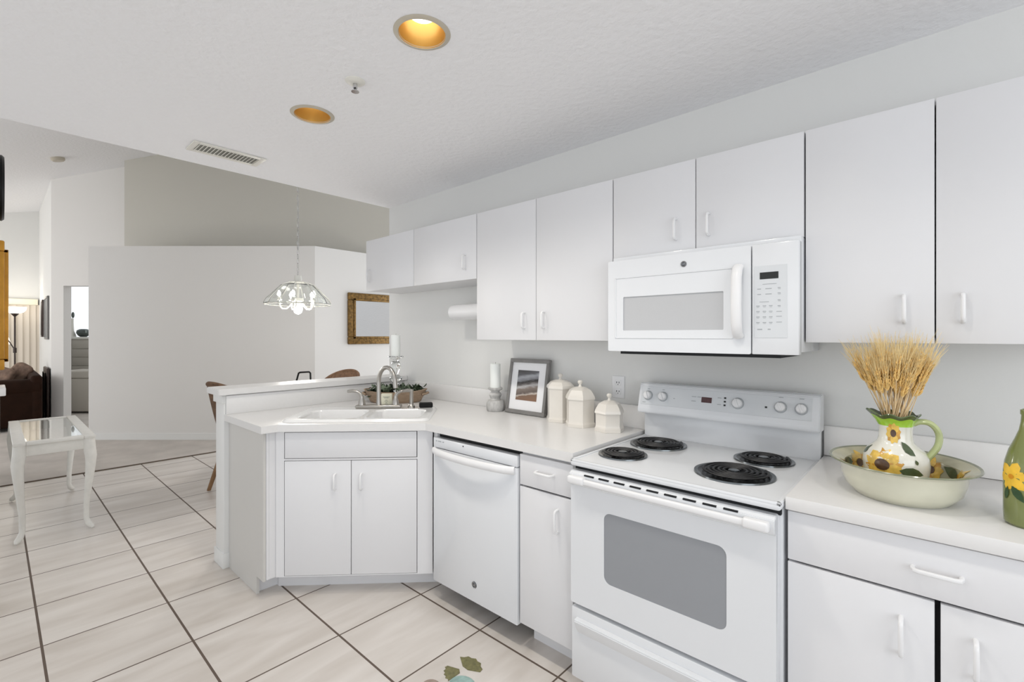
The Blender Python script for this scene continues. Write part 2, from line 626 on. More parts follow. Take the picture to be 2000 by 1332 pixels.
def ceiling_mesh():
    mb = MB()
    bm = mb.bm
    edges = []
    loop = [bm.verts.new((x, y, CZ)) for x, y in ((XE, -4.5), (4.2, -4.5), (4.2, 0.12), (XE, 0.12))]
    edges += [bm.edges.new((loop[i], loop[(i + 1) % 4])) for i in range(4)]
    for cx, cy in CANS:
        ring = [bm.verts.new((cx + CAN_R * math.cos(2 * PI * k / 48), cy + CAN_R * math.sin(2 * PI * k / 48), CZ)) for k in range(48)]
        edges += [bm.edges.new((ring[i], ring[(i + 1) % 48])) for i in range(48)]
    bmesh.ops.triangle_fill(bm, use_beauty=True, use_dissolve=False, edges=edges)
    for f in bm.faces:
        if f.normal.z > 0:
            f.normal_flip()
    # header face towards the dining room and the slab above
    mb.box(XE, XE + 0.1, -4.5, 0.12, CZ + 0.001, 5.4)
    mb.box(XE + 0.1, 4.2, -4.5, 0.12, CZ + 0.22, CZ + 0.3)
    return mb


struct('ceiling', ceiling_mesh(), M['ceil'], 'flat textured kitchen ceiling')
wk = MB()
wk.box(XE + 0.01, 4.2, 0.0, 0.12, 0.0, CZ + 0.25)
struct('wall_back', wk, M['wall'], 'pale grey kitchen wall behind the range')

# vaulted ceiling over the dining and living rooms
vc = MB()
vc.mi = 0
y0, y1 = -7.5, 3.6
vc.quad((-13.2, y0, vault(y0)), (-13.2, y1, vault(y1)), (XE + 0.05, y1, vault(y1)), (XE + 0.05, y0, vault(y0)))
vc.quad((-13.2, y0, vault(y0) + 0.2), (XE + 0.05, y0, vault(y0) + 0.2), (XE + 0.05, y1, vault(y1) + 0.2), (-13.2, y1, vault(y1) + 0.2))
struct('ceiling_vault', vc, M['ceil'], 'sloped white ceiling over the dining room', 'ceiling')

# angled dining wall with a plant ledge, its return with the mirror, and the wall above it
D1 = 6.262
a = ray(173, 0, D1)
b = ray(615, 0, D1)
fwd = Vector((-math.sin(YAW), math.cos(YAW), 0))
rgt = Vector((math.cos(YAW), math.sin(YAW), 0))
LEDGE = 2.585
wl = MB()
a2 = a + fwd * 0.9
wl.prism([(a.x, a.y), (b.x, b.y), (b.x, 3.5), (b.x - 0.9, 3.5), (a2.x + 1.2, a2.y + 1.0), (a2.x + 0.02, a2.y)], 0.0, LEDGE)
struct('wall_dining', wl, M['wall2'], 'angled dining room wall below a plant ledge')
DB = 7.0
c0, c1 = ray(243, 0, DB), ray(800, 0, DB)
wu = MB()
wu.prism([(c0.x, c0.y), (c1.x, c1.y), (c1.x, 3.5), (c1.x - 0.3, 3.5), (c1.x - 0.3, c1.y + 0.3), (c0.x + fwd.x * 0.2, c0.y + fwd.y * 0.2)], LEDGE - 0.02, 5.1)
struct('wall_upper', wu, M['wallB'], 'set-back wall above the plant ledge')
bb = MB()
o1 = fwd * -0.014
bb.prism([(a.x + o1.x, a.y + o1.y), (b.x + 0.014, b.y - 0.004), (b.x, b.y), (a.x, a.y)], 0.0, 0.09)
bb.box(b.x, b.x + 0.014, b.y, 3.5, 0.0, 0.09)
struct('baseboard_dining', bb, M['wall'], 'white baseboard of the dining wall')

# doorway wall further back
DA = 7.3
l0, l1, l2 = (100 - 1000) / F_PX * DA, (124 - 1000) / F_PX * DA, (196 - 1000) / F_PX * DA
base = Vector((CAM.x, CAM.y, 0)) + fwd * DA


def pa(l, t=0.0):
    p = base + rgt * l + fwd * t
    return (p.x, p.y)


DOORZ = 2.165
wd = MB()
wd.prism([pa(l0), pa(l1), pa(l1, 0.13), pa(l0, 0.13)], 0.0, 4.6)
wd.prism([pa(l1), pa(l2), pa(l2, 0.13), pa(l1, 0.13)], DOORZ, 4.6)
wd.prism([pa(l2), pa(l2 + 1.3), pa(l2 + 1.3, 0.13), pa(l2, 0.13)], 0.0, 4.9)
struct('wall_doorway', wd, M['wall2'], 'tall wall with the bedroom doorway')
pA = pa(l0)
XL = -11.9
wn = MB()
wn.prism([(pA[0], pA[1]), (pA[0] + fwd.x * 0.13, pA[1] + fwd.y * 0.13 + 0.05), (XL, pA[1] + 0.14), (XL, pA[1])], 0.0, 4.6)
struct('wall_living', wn, M['wall'], 'side wall of the living room behind the sofa')
bl = MB()
bl.box(XL, pA[0] - 0.02, pA[1] - 0.014, pA[1], 0.004, 0.1)
struct('baseboard_living', bl, M['paintwood'], 'white baseboard behind the sofa')
wb = MB()
wb.box(XL - 0.12, XL, -7.5, pA[1], 2.06, 4.5)
wb.box(XL - 0.12, XL, -7.5, -5.0, 0.0, 2.06)
wb.box(XL - 0.12, XL, -1.62, pA[1], 0.0, 2.06)
struct('wall_far', wb, M['wall'], 'far living room wall above the window')
wi = MB()
wi.box(XL - 0.10, XL - 0.06, -5.0, -1.62, 0.02, 2.06)
struct('window_1', wi, M['tintglass'], 'sliding glass door behind the vertical blinds')
# bedroom behind the doorway
br0, br1 = pa(l0, 2.6), pa(l2 + 1.3, 2.6)
wr = MB()
wr.prism([br0, br1, pa(l2 + 1.3, 2.72), pa(l0, 2.72)], 0.0, 4.9)
struct('wall_bedroom', wr, M['wall'], 'bedroom wall seen through the doorway')

# left wall of the hall with the half wall end
hw = MB()
hw.box(-5.9, -4.4, -2.36, -2.235, 0.0, 3.7)
struct('wall_left', hw, M['wall'], 'left hall wall where the gold frame hangs')

ws = MB()
ws.box(-2.9, 1.6, 3.5, 3.6, 0.0, 5.3)
struct('wall_side', ws, M['ceil'], 'dining room side wall reflected in the mirror')

# half wall under the raised bar
KX0, KX1, KY = -2.20, -2.05, -1.285
kw = MB()
kw.box(KX0, KX1, KY, 0.0, 0.0, 1.035, 0.004)
kw.box(KX0 - 0.008, KX1 + 0.006, KY - 0.008, KY + 0.03, 0.0, 0.09, 0.003)
kw.box(KX0 - 0.012, KX1 + 0.004, KY - 0.012, -0.001, 0.985, 1.033, 0.004)
struct('wall_half', kw, M['wall'], 'low half wall under the raised bar ledge')
wt = MB()
wt.box(XE + 0.01 - 0.012, XE + 0.01, 0.0, 0.12, 0.0, CZ, 0.002)
struct('trim_2', wt, M['wall'], 'corner edge of the kitchen wall')


# ------------------------------------------------------------------ pulls and cabinets
def pull_v(x, yf, z0, z1, r=0.0056, out=0.026):
    mb = MB()
    q = 0.012
    mb.tube([(x, yf + 0.002, z1), (x, yf - out + q, z1), (x, yf - out + q * 0.3, z1 - q * 0.3), (x, yf - out, z1 - q), (x, yf - out, z0 + q), (x, yf - out + q * 0.3, z0 + q * 0.3), (x, yf - out + q, z0), (x, yf + 0.002, z0)], r, 10)
    return mb


def pull_h(x0, x1, yf, z, r=0.0056, out=0.026):
    mb = MB()
    q = 0.012
    mb.tube([(x0, yf + 0.002, z), (x0, yf - out + q, z), (x0 + q * 0.3, yf - out + q * 0.3, z), (x0 + q, yf - out, z), (x1 - q, yf - out, z), (x1 - q * 0.3, yf - out + q * 0.3, z), (x1, yf - out + q, z), (x1, yf + 0.002, z)], r, 10)
    return mb


UY = -0.30       # front plane of the upper doors
UT = 2.109


def carcass(mb, x0, x1, yf, yb, z0, z1, t_=0.016):
    mb.box(x0, x0 + t_, yf, yb, z0, z1)
    mb.box(x1 - t_, x1, yf, yb, z0, z1)
    mb.box(x0 + t_, x1 - t_, yf, yb, z0, z0 + t_)
    mb.box(x0 + t_, x1 - t_, yf, yb, z1 - t_, z1)
    mb.box(x0 + t_, x1 - t_, yb - 0.008, yb, z0 + t_, z1 - t_)


def upper(label, x0, x1, z0, doors, group='white wall cabinets', depth=UY):
    t = thing('wall_cabinet', label, 'cabinet', ((x0 + x1) / 2, -0.15, z0), group=group)
    mb = MB()
    carcass(mb, x0 + 0.001, x1 - 0.001, depth + 0.022, -0.002, z0, UT)
    build('cabinet_body', mb, M['cab'], t)
    for dx0, dx1, hx, hz0, hz1 in doors:
        d = MB()
        d.box(dx0 + 0.0017, dx1 - 0.0017, depth, depth + 0.02, z0 - 0.001, UT - 0.001, 0.0018, 2)
        do = build('door', d, M['cab'], t)
        build('handle', pull_v(hx, depth, hz0, hz1), M['plastic'], do)
    return t


upper('short white wall cabinet high over the sink corner, left end of the row', -2.125, -0.908, 1.727,
      [(-2.125, -1.522, -2.074, 1.79, 1.883), (-1.522, -0.908, -1.004, 1.79, 1.876)])
upper('tall white wall cabinet between the short cabinet and the microwave', -0.906, -0.002, 1.367,
      [(-0.906, -0.456, -0.534, 1.43, 1.512), (-0.456, -0.002, -0.401, 1.43, 1.512)])
upper('white wall cabinet directly above the microwave', 0.0, 0.757, 1.738,
      [(0.0, 0.377, 0.297, 1.79, 1.875), (0.377, 0.757, 0.43, 1.79, 1.875)])
upper('tall white wall cabinet right of the microwave, above the wheat pitcher', 0.759, 1.44, 1.367,
      [(0.759, 1.098, 1.026, 1.431, 1.514), (1.098, 1.44, 1.158, 1.43, 1.512)])

# paper towel holder under the short cabinet
t = thing('paper_towel_roll', 'white paper towel roll under the short wall cabinet', 'paper towel', (-1.05, -0.13, 1.545))
mb = MB()
mb.cyl((-1.115, -0.13, 1.545), 0.052, 0.39, 'x', 32, bev=0.006)
build('roll', mb, M['plastic'], t)
mb = MB()
mb.cyl((-1.115, -0.13, 1.545), 0.009, 0.405, 'x', 16)
mb.box(-0.912, -0.9065, -0.165, -0.095, 1.51, 1.58, 0.002)
build('holder_rod', mb, M['offwhite'], t)

CY = -0.655      # counter front edge
FY = -0.64       # base door front plane
ZC = 0.92        # counter top
ZU = 0.882       # underside of counter


def base_cab(label, x0, x1, drawers, doors, toe=True):
    t = thing('base_cabinet', label, 'cabinet', ((x0 + x1) / 2, -0.3, 0), group='white base cabinets')
    mb = MB()
    carcass(mb, x0 + 0.001, x1 - 0.001, FY + 0.022, -0.003, 0.10, ZU - 0.001)
    build('cabinet_body', mb, M['cab'], t)
    mb = MB()
    mb.box(x0 + 0.001, x1 - 0.001, FY + 0.10, FY + 0.12, 0.0, 0.10)
    build('toe_kick', mb, M['cab'], t)
    for a0, a1, z0, z1, h in drawers:
        d = MB()
        d.box(a0 + 0.0015, a1 - 0.0015, FY, FY + 0.02, z0, z1, 0.0018)
        do = build('drawer', d, M['cab'], t)
        build('handle', pull_h(h[0], h[1], FY, h[2]), M['plastic'], do)
    for a0, a1, z0, z1, h in doors:
        d = MB()
        d.box(a0 + 0.0015, a1 - 0.0015, FY, FY + 0.02, z0, z1, 0.0018)
        do = build('door', d, M['cab'], t)
        build('handle', pull_v(h[0], FY, h[1], h[2]), M['plastic'], do)
    return t


base_cab('narrow white base cabinet between dishwasher and range', -0.273, 0.014,
         [(-0.273, 0.014, 0.732, 0.866, (-0.172, -0.083, 0.806))],
         [(-0.273, 0.014, 0.117, 0.724, (-0.062, 0.575, 0.668))])
base_cab('wide white base cabinet right of the range, under the basin', 0.774, 1.46,
         [(0.774, 1.46, 0.734, 0.876, (1.056, 1.146, 0.803))],
         [(0.774, 1.0985, 0.117, 0.727, (1.033, 0.573, 0.665)), (1.1065, 1.46, 0.117, 0.727, (1.17, 0.576, 0.664))])

# ---- sink cabinet on the diagonal; local x runs along the diagonal front, local y into the corner
OX, OY = -1.2025, -0.9275
RZ = PI / 4
t = thing('sink_base_cabinet', 'diagonal white sink base cabinet with two doors and shade-greyed end panel', 'cabinet', (OX, OY, 0), RZ, group='white base cabinets')


def to_tn(x, y):
    dx, dy = x - OX, y - OY
    k = math.sqrt(0.5)
    return ((dx + dy) * k, (dy - dx) * k)


FN = 0.03
pen_x = -1.520    # front face of the peninsula stub
pen_y = -1.258    # outer face of the end panel
p_a = to_tn(pen_x, pen_y)
p_b = to_tn(pen_x, -1.185)
p_c = to_tn(-0.915, -0.6175)
mb = MB()
body = [to_tn(-2.048, pen_y + 0.015), to_tn(pen_x, pen_y + 0.015), to_tn(pen_x, -1.19), (-0.41, FN + 0.02), (0.42, FN + 0.02), to_tn(-0.875, -0.618), to_tn(-0.877, -0.02), to_tn(-2.048, -0.02)]
mb.prism(body, 0.10, 0.116)
for i_ in range(len(body)):
    if i_ == 3:
        continue                      # the doors close this side
    p_, q_ = Vector(body[i_]).to_3d(), Vector(body[(i_ + 1) % len(body)]).to_3d()
    p_ = p_ + (q_ - p_).normalized() * min(0.0145, (q_ - p_).length * 0.4)
    nn_ = Vector((-(q_ - p_).y, (q_ - p_).x, 0)).normalized() * 0.014
    mb.prism([(p_.x, p_.y), (q_.x, q_.y), (q_.x + nn_.x, q_.y + nn_.y), (p_.x + nn_.x, p_.y + nn_.y)], 0.116, ZU - 0.001)
build('cabinet_body', mb, M['cab'], t)
mb = MB()
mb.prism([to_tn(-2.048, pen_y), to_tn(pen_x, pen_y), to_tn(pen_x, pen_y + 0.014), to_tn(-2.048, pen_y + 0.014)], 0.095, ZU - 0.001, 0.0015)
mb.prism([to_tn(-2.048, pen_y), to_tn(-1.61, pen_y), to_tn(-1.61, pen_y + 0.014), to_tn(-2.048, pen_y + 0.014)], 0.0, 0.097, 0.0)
build('end_panel', mb, M['endp'], t, 'white end panel of the peninsula, its shade painted in grey')
# face frame around the doors
mb = MB()
for x0, x1, z0, z1 in ((-0.41, -0.367, 0.10, ZU), (0.338, 0.42, 0.10, ZU), (-0.367, 0.338, 0.874, ZU), (-0.367, 0.338, 0.722, 0.732), (-0.367, 0.338, 0.10, 0.106)):
    mb.box(x0, x1, FN, FN + 0.02, z0, z1 - 0.001)
build('face_frame', mb, M['cab'], t)
mb = MB()
mb.box(-0.363, 0.334, FN - 0.002, FN + 0.018, 0.734, 0.872, 0.0018)
build('false_drawer_front', mb, M['cab'], t)
for x0, x1, hx in ((-0.364, -0.016, -0.098), (-0.0125, 0.335, 0.04)):
    mb = MB()
    mb.box(x0, x1, FN - 0.002, FN + 0.018, 0.107, 0.719, 0.0018)
    do = build('door', mb, M['cab'], t)
    build('handle', pull_v(hx, FN - 0.002, 0.566, 0.648), M['plastic'], do)
mb = MB()
q = 0.113
mb.prism([to_tn(-2.0, pen_y + 0.016), to_tn(pen_x - q, pen_y + 0.016), to_tn(pen_x - q, -1.142), (-0.44, FN + 0.105), (0.416, FN + 0.105), to_tn(-0.88, -0.42), (0.0, 0.3), to_tn(-2.0, -0.8)], 0.0, 0.10)
build('toe_kick', mb, M['cab'], t)

# ---- countertops
ct = thing('countertop', 'white laminate countertop running from the sink corner to the range', 'countertop', (-1.0, -0.3, ZU), group='white countertops')
outer = [(-2.049, -1.283), (-1.478, -1.283), (-1.478, -1.203), (-0.93, CY), (0.022, CY), (0.022, -0.002), (-2.049, -0.002)]
# sink hole, in world coordinates
SX0, SX1, SY0, SY1 = -0.405, 0.395, 0.052, 0.535


def w_of(tx, ny):
    k = math.sqrt(0.5)
    return (OX + (tx - ny) * k, OY + (tx + ny) * k)


def top_with_hole(mb, outer, hole, z0, z1):
    bm = mb.bm
    rows = {}
    for z in (z0, z1):
        es = []
        lo = [bm.verts.new((x, y, z)) for x, y in outer]
        lh = [bm.verts.new((x, y, z)) for x, y in hole]
        for lp in (lo, lh):
            es += [bm.edges.new((lp[i], lp[(i + 1) % len(lp)])) for i in range(len(lp))]
        bmesh.ops.triangle_fill(bm, use_beauty=True, use_dissolve=False, edges=es)
        rows[z] = (lo, lh)
    for k in (0, 1):
        A, B = rows[z0][k], rows[z1][k]
        for i in range(len(A)):
            j = (i + 1) % len(A)
            bm.faces.new((A[i], A[j], B[j], B[i]))
    bmesh.ops.recalc_face_normals(bm, faces=bm.faces)


mb = MB()
top_with_hole(mb, outer, [w_of(SX0 + 0.02, SY0 + 0.02), w_of(SX1 - 0.02, SY0 + 0.02), w_of(SX1 - 0.02, SY1 - 0.02), w_of(SX0 + 0.02, SY1 - 0.02)], ZU, ZC)
build('worktop', mb, M['top'], ct)
mb = MB()
mb.box(-2.03, 0.02, -0.022, -0.002, ZC, 1.035, 0.003)
mb.box(-2.049, -2.029, -1.277, -0.002, ZC, 1.032, 0.002)
build('backsplash', mb, M['top'], ct)
ct2 = thing('countertop', 'white laminate countertop right of the range holding the sunflower basin', 'countertop', (1.1, -0.3, ZU), group='white countertops')
mb = MB()
mb.box(0.772, 1.47, CY, -0.002, ZU, ZC, 0.0025)
build('worktop', mb, M['top'], ct2)
mb = MB()
mb.box(0.772, 1.47, -0.022, -0.002, ZC + 0.001, 1.037, 0.003)
build('backsplash', mb, M['top'], ct2)
# raised bar ledge
mb = MB()
mb.prism([(-2.235, -1.325), (-2.012, -1.325), (-2.012, -0.001), (-2.235, -0.001)], 1.036, 1.074, 0.004)
tag(build('bar_ledge', mb, M['top']), 'long white raised bar ledge on the half wall', 'ledge')

# ---- sink
t = thing('kitchen_sink', 'white double bowl drop-in sink set in the corner countertop', 'sink', (OX, OY, ZC), RZ)


def rrect(x0, x1, y0, y1, r, n=6):
    pts = []
    for cx, cy, a0 in ((x1 - r, y0 + r, -PI / 2), (x1 - r, y1 - r, 0), (x0 + r, y1 - r, PI / 2), (x0 + r, y0 + r, PI)):
        for k in range(n + 1):
            a = a0 + PI / 2 * k / n
            pts.append((cx + r * math.cos(a), cy + r * math.sin(a)))
    return pts


def sink_mesh():
    mb = MB()
    bm = mb.bm
    bowls = [(-0.345, 0.005, 0.095, 0.405), (0.035, 0.345, 0.095, 0.405)]
    o = rrect(SX0, SX1, SY0, SY1, 0.05)
    zt = 0.014
    lo = [bm.verts.new((x, y, zt)) for x, y in rrect(SX0 + 0.012, SX1 - 0.012, SY0 + 0.012, SY1 - 0.012, 0.045)]
    lb = [bm.verts.new((x, y, 0.0005)) for x, y in o]
    n = len(lo)
    for i in range(n):
        j = (i + 1) % n
        bm.faces.new((lb[i], lb[j], lo[j], lo[i]))
    es = [bm.edges.new((lo[i], lo[(i + 1) % n])) if bm.edges.get((lo[i], lo[(i + 1) % n])) is None else bm.edges.get((lo[i], lo[(i + 1) % n])) for i in range(n)]
    rings = []
    for x0, x1, y0, y1 in bowls:
        r1 = [bm.verts.new((x, y, zt)) for x, y in rrect(x0, x1, y0, y1, 0.06)]
        es += [bm.edges.new((r1[i], r1[(i + 1) % len(r1)])) for i in range(len(r1))]
        rings.append((r1, (x0, x1, y0, y1)))
    bmesh.ops.triangle_fill(bm, use_beauty=True, use_dissolve=False, edges=es)
    for r1, (x0, x1, y0, y1) in rings:
        prev = r1
        for ins, z, rad in ((0.008, 0.004, 0.055), (0.02, -0.14, 0.05), (0.05, -0.165, 0.04)):
            r2 = [bm.verts.new((x, y, z)) for x, y in rrect(x0 + ins, x1 - ins, y0 + ins, y1 - ins, rad)]
            for i in range(len(r2)):
                j = (i + 1) % len(r2)
                bm.faces.new((prev[i], prev[j], r2[j], r2[i]))
            prev = r2
        bm.faces.new(prev)
    bmesh.ops.recalc_face_normals(bm, faces=bm.faces)
    # face up
    if sum(f.normal.z for f in bm.faces if abs(f.normal.z) > 0.9) < 0:
        bmesh.ops.reverse_faces(bm, faces=bm.faces)
    return mb


build('basin', sink_mesh(), M['sink'], t)
for bx in (-0.17, 0.19):
    mb = MB()
    mb.lathe([(0, 0.002), (0.018, 0.002), (0.034, 0.006), (0.038, 0.003), (0.038, 0.0)], (bx, 0.25, -0.1655), 24)
    build('drain', mb, M['steel'], t)

# ---- faucet
ZD = 0.014
t = thing('faucet', 'brushed nickel arched kitchen faucet with two lever handles', 'faucet', (w_of(0.033, 0.46)[0], w_of(0.033, 0.46)[1], ZC + ZD), RZ)
mb = MB()
mb.box(-0.142, 0.142, -0.027, 0.027, 0.0, 0.022, 0.009, 3)
build('base_plate', mb, M['steel'], t)
mb = MB()
pts = [(0, 0, 0.02), (0, 0, 0.06), (0, 0, 0.15)]
R_ = 0.075
dirx, diry = 0.80, -0.60
for k in range(0, 13):
    a = PI - PI * 1.02 * k / 12
    q = R_ + R_ * math.cos(a)
    pts.append((q * dirx, q * diry, 0.165 + R_ * 1.25 * math.sin(a)))
pts.append((pts[-1][0] * 1.03, pts[-1][1] * 1.03, 0.135))
mb.tube(pts, 0.0125, 14, radii=[0.017, 0.0135] + [0.0125] * (len(pts) - 4) + [0.0135, 0.0145])
build('spout', mb, M['steel'], t)
for s in (-1, 1):
    mb = MB()
    mb.lathe([(0.022, 0.02), (0.019, 0.045), (0.013, 0.06), (0.012, 0.075)], (s * 0.105, 0, 0), 20)
    mb.tube([(s * 0.105, 0, 0.07), (s * 0.113, 0, 0.09), (s * 0.135, 0.002, 0.104), (s * 0.165, 0.004, 0.108), (s * 0.195, 0.005, 0.106)], 0.009, 12, radii=[0.012, 0.011, 0.009, 0.010, 0.0085])
    build('lever_handle', mb, M['steel'], t)
t = thing('soap_dispenser', 'small nickel soap dispenser beside the faucet', 'soap dispenser', (w_of(0.235, 0.468)[0], w_of(0.235, 0.468)[1], ZC + ZD), RZ)
mb = MB()
mb.lathe([(0.024, 0), (0.022, 0.012), (0.013, 0.022), (0.0115, 0.10), (0.0125, 0.105), (0.0125, 0.115), (0.0, 0.117)], (0, 0, 0), 20)
build('body', mb, M['steel'], t)
mb = MB()
mb.tube([(0, 0, 0.112), (-0.02, -0.012, 0.116), (-0.05, -0.03, 0.108)], 0.007, 10)
build('nozzle', mb, M['steel'], t)
mb = MB()
px, py = w_of(0.325, 0.478)
mb.box(-0.042, 0.042, -0.024, 0.024, 0, 0.03, 0.007, 3)
o = build('sponge', mb, M['spongeblack'])
o.location = (px, py, ZC + ZD + 0.0005)
o.rotation_euler = (0, 0, RZ + 0.2)
tag(o, 'black dish sponge on the right back corner of the sink', 'sponge')


# ------------------------------------------------------------------ logo badge
def badge(parent, c, r):
    mb = MB()
    mb.cyl((c[0], c[1], c[2]), r, 0.002, 'y', 32)
    mb.mi = 1
    ring = [(c[0] + r * 0.82 * math.cos(2 * PI * k / 32), c[1] - 0.0014, c[2] + r * 0.82 * math.sin(2 * PI * k / 32)) for k in range(32)]
    mb.tube(ring, r * 0.07, 6, closed=True)
    add_text(mb, 'GE', r * 0.95, Matrix.Translation((c[0], c[1] - 0.0014, c[2])) @ FACE_NEG_Y)
    return build('badge', mb, [M['badge'], M['chrome']], parent, 'small round dark badge')


# ------------------------------------------------------------------ dishwasher
t = thing('dishwasher', 'white dishwasher with curved bar handle next to the sink', 'dishwasher', (-0.577, -0.3, 0))
DX0, DX1 = -0.872, -0.281
mb = MB()
mb.box(DX0 + 0.003, DX1 - 0.003, FY + 0.035, -0.05, 0.095, 0.868)
build('tub_body', mb, M['black'], t)
mb = MB()
mb.box(DX0, DX1, FY - 0.008, FY + 0.033, 0.10, 0.80, 0.004)
door = build('door', mb, M['enamel'], t)
mb = MB()
mb.box(DX0, DX1, FY - 0.008, FY + 0.033, 0.803, 0.855, 0.005)
mb.mi = 1
for i, wdt in enumerate((0.01, 0.016, 0.008, 0.012)):
    x = DX0 + 0.022 + i * 0.018
    mb.box(x, x + wdt, FY - 0.0086, FY - 0.0078, 0.836, 0.842)
mb.mi = 2
mb.cyl((DX0 + 0.235, FY - 0.0085, 0.842), 0.0035, 0.002, 'y', 12)
build('control_panel', mb, [M['enamel'], M['print'], M['black']], t)
mb = MB()
pts = []
for k in range(13):
    s = k / 12
    x = DX0 + 0.012 + (DX1 - DX0 - 0.024) * s
    pts.append((x, FY - 0.008 - 0.042 * math.sin(PI * s) ** 0.5 - 0.004, 0.788))
mb.tube(pts, 0.016, 12, flat=(0.8, 1.15))
build('bar_handle', mb, M['plastic'], t)
badge(door, (-0.577 + 0.02, FY - 0.0092, 0.185), 0.016)
mb = MB()
mb.box(DX0 + 0.004, DX1 - 0.004, FY + 0.20, FY + 0.22, 0.0, 0.094)
build('toe_kick', mb, M['dark'], t)

# ------------------------------------------------------------------ range
RX0, RX1 = 0.033, 0.768
RY = -0.690
ZR = 0.908
t = thing('range', 'white electric coil range with oven window between the counters', 'stove', (0.40, -0.35, 0))
mb = MB()
mb.box(RX0 + 0.004, RX1 - 0.004, RY + 0.045, -0.03, 0.03, 0.880, 0.003)
mb.box(RX0 + 0.05, RX1 - 0.05, RY + 0.10, -0.08, 0.0, 0.03)
build('oven_body', mb, M['enamel'], t)
mb = MB()
mb.box(RX0 + 0.006, RX1 - 0.006, RY + 0.03, RY + 0.05, 0.862, 0.884)
build('vent_gap', mb, M['dark'], t)
mb = MB()
mb.box(RX0, RX1, RY, -0.055, 0.882, 0.904, 0.008, 3)
# raised lip of the cooktop
bw = 0.014
mb.box(RX0, RX1, RY, RY + bw, 0.896, ZR, 0.004)
mb.box(RX0, RX0 + bw, RY, -0.055, 0.896, ZR, 0.004)
mb.box(RX1 - bw, RX1, RY, -0.055, 0.896, ZR, 0.004)
build('cooktop', mb, M['enamel'], t)
# backguard
mb = MB()
mb.box(RX0 + 0.003, RX1, -0.062, -0.028, 0.88, 1.04, 0.004)
PR = [(-0.122, 1.035), (-0.118, 1.022), (-0.06, 1.018), (-0.028, 1.018), (-0.028, 1.160), (-0.078, 1.163), (-0.090, 1.155), (-0.118, 1.050)]


def prism_x(mb, prof, x0, x1, bev=0.0):
    # profile in (y, z) extruded along x
    mt = Matrix(((0, 0, 1, 0), (1, 0, 0, 0), (0, 1, 0, 0), (0, 0, 0, 1)))
    mb.prism(prof, x0, x1, bev, mt)


prism_x(mb, PR, RX0 - 0.004, RX1 + 0.006, 0.003)
bgd = build('backguard', mb, M['enamel'], t)
# sloped control panel plane: from (y=-.118,z=1.05) to (y=-.09,z=1.155)
pn0, pn1 = Vector((0, -0.118, 1.050)), Vector((0, -0.090, 1.155))
up = (pn1 - pn0).normalized()
nrm = Vector((0, -up.z, up.y)).normalized()
SL = Matrix(((1, 0, 0), (0, up.y, nrm.y), (0, up.z, nrm.z))).to_4x4()   # local x, local y(up the panel), local z(out)


def on_panel(x, z):
    s = (z - 1.05) / (1.155 - 1.05)
    return Vector((x, -0.118 + 0.028 * s, z))


def pm(x, z):
    return Matrix.Translation(on_panel(x, z)) @ SL


mb = MB()
mb.box(-(RX1 - RX0) / 2 + 0.012, (RX1 - RX0) / 2 - 0.018, -0.044, 0.044, 0.0002, 0.0022, 0.0008, 1, mtx=pm((RX0 + RX1) / 2 - 0.003, 1.1045))
mb.mi = 1
for x, z, wd_ in ((0.295, 1.116, 0.010), (0.318, 1.116, 0.008), (0.295, 1.097, 0.010), (0.06, 1.072, 0.008), (0.205, 1.10, 0.004), (0.405, 1.12, 0.008), (0.405, 1.092, 0.008), (0.077, 1.135, 0.006), (0.151, 1.135, 0.006), (0.64, 1.142, 0.008), (0.712, 1.142, 0.008)):
    mb.box(-wd_, wd_, -0.0016, 0.0016, 0.0022, 0.0027, mtx=pm(x, z))
build('control_panel', mb, [M['panelgrey'], M['print']], bgd)
mb = MB()
mb.box(-0.022, 0.022, -0.012, 0.012, 0.0022, 0.004, 0.0005, 1, mtx=pm(0.351, 1.106))
build('clock_display', mb, M['redisplay'], bgd)
for x, z in ((0.428, 1.121), (0.428, 1.106), (0.428, 1.091), (0.588, 1.099)):
    mb = MB()
    mb.box(-0.004, 0.004, -0.0035, 0.0035, 0.0022, 0.0038, mtx=pm(x, z))
    build('indicator_light', mb, M['black'], bgd)
for x in (0.077, 0.151, 0.48, 0.64, 0.712):
    r = 0.0195 if x != 0.48 else 0.021
    kn = MB()
    kn.lathe([(r + 0.0035, 0.0), (r + 0.003, 0.003), (r, 0.004)], (0, 0, 0), 28)
    bmesh.ops.transform(kn.bm, matrix=pm(x, 1.104) @ Matrix.Translation((0, 0, 0.0022)), verts=kn.bm.verts)
    kn2 = MB()
    kn2.mi = 1
    kn2.lathe([(r - 0.001, 0.002), (r - 0.002, 0.016), (r - 0.005, 0.019), (0, 0.0195)], (0, 0, 0), 28)
    kn2.box(-0.003, 0.003, -r + 0.003, r - 0.003, 0.019, 0.023, 0.001)
    bmesh.ops.transform(kn2.bm, matrix=pm(x, 1.104) @ Matrix.Translation((0, 0, 0.0022)) @ Matrix.Rotation(0.4, 4, 'Z'), verts=kn2.bm.verts)
    me = bpy.data.meshes.new('tmp')
    kn2.bm.to_mesh(me)
    kn.bm.from_mesh(me)
    bpy.data.meshes.remove(me)
    build('knob', kn, [M['print'], M['plastic']], bgd)
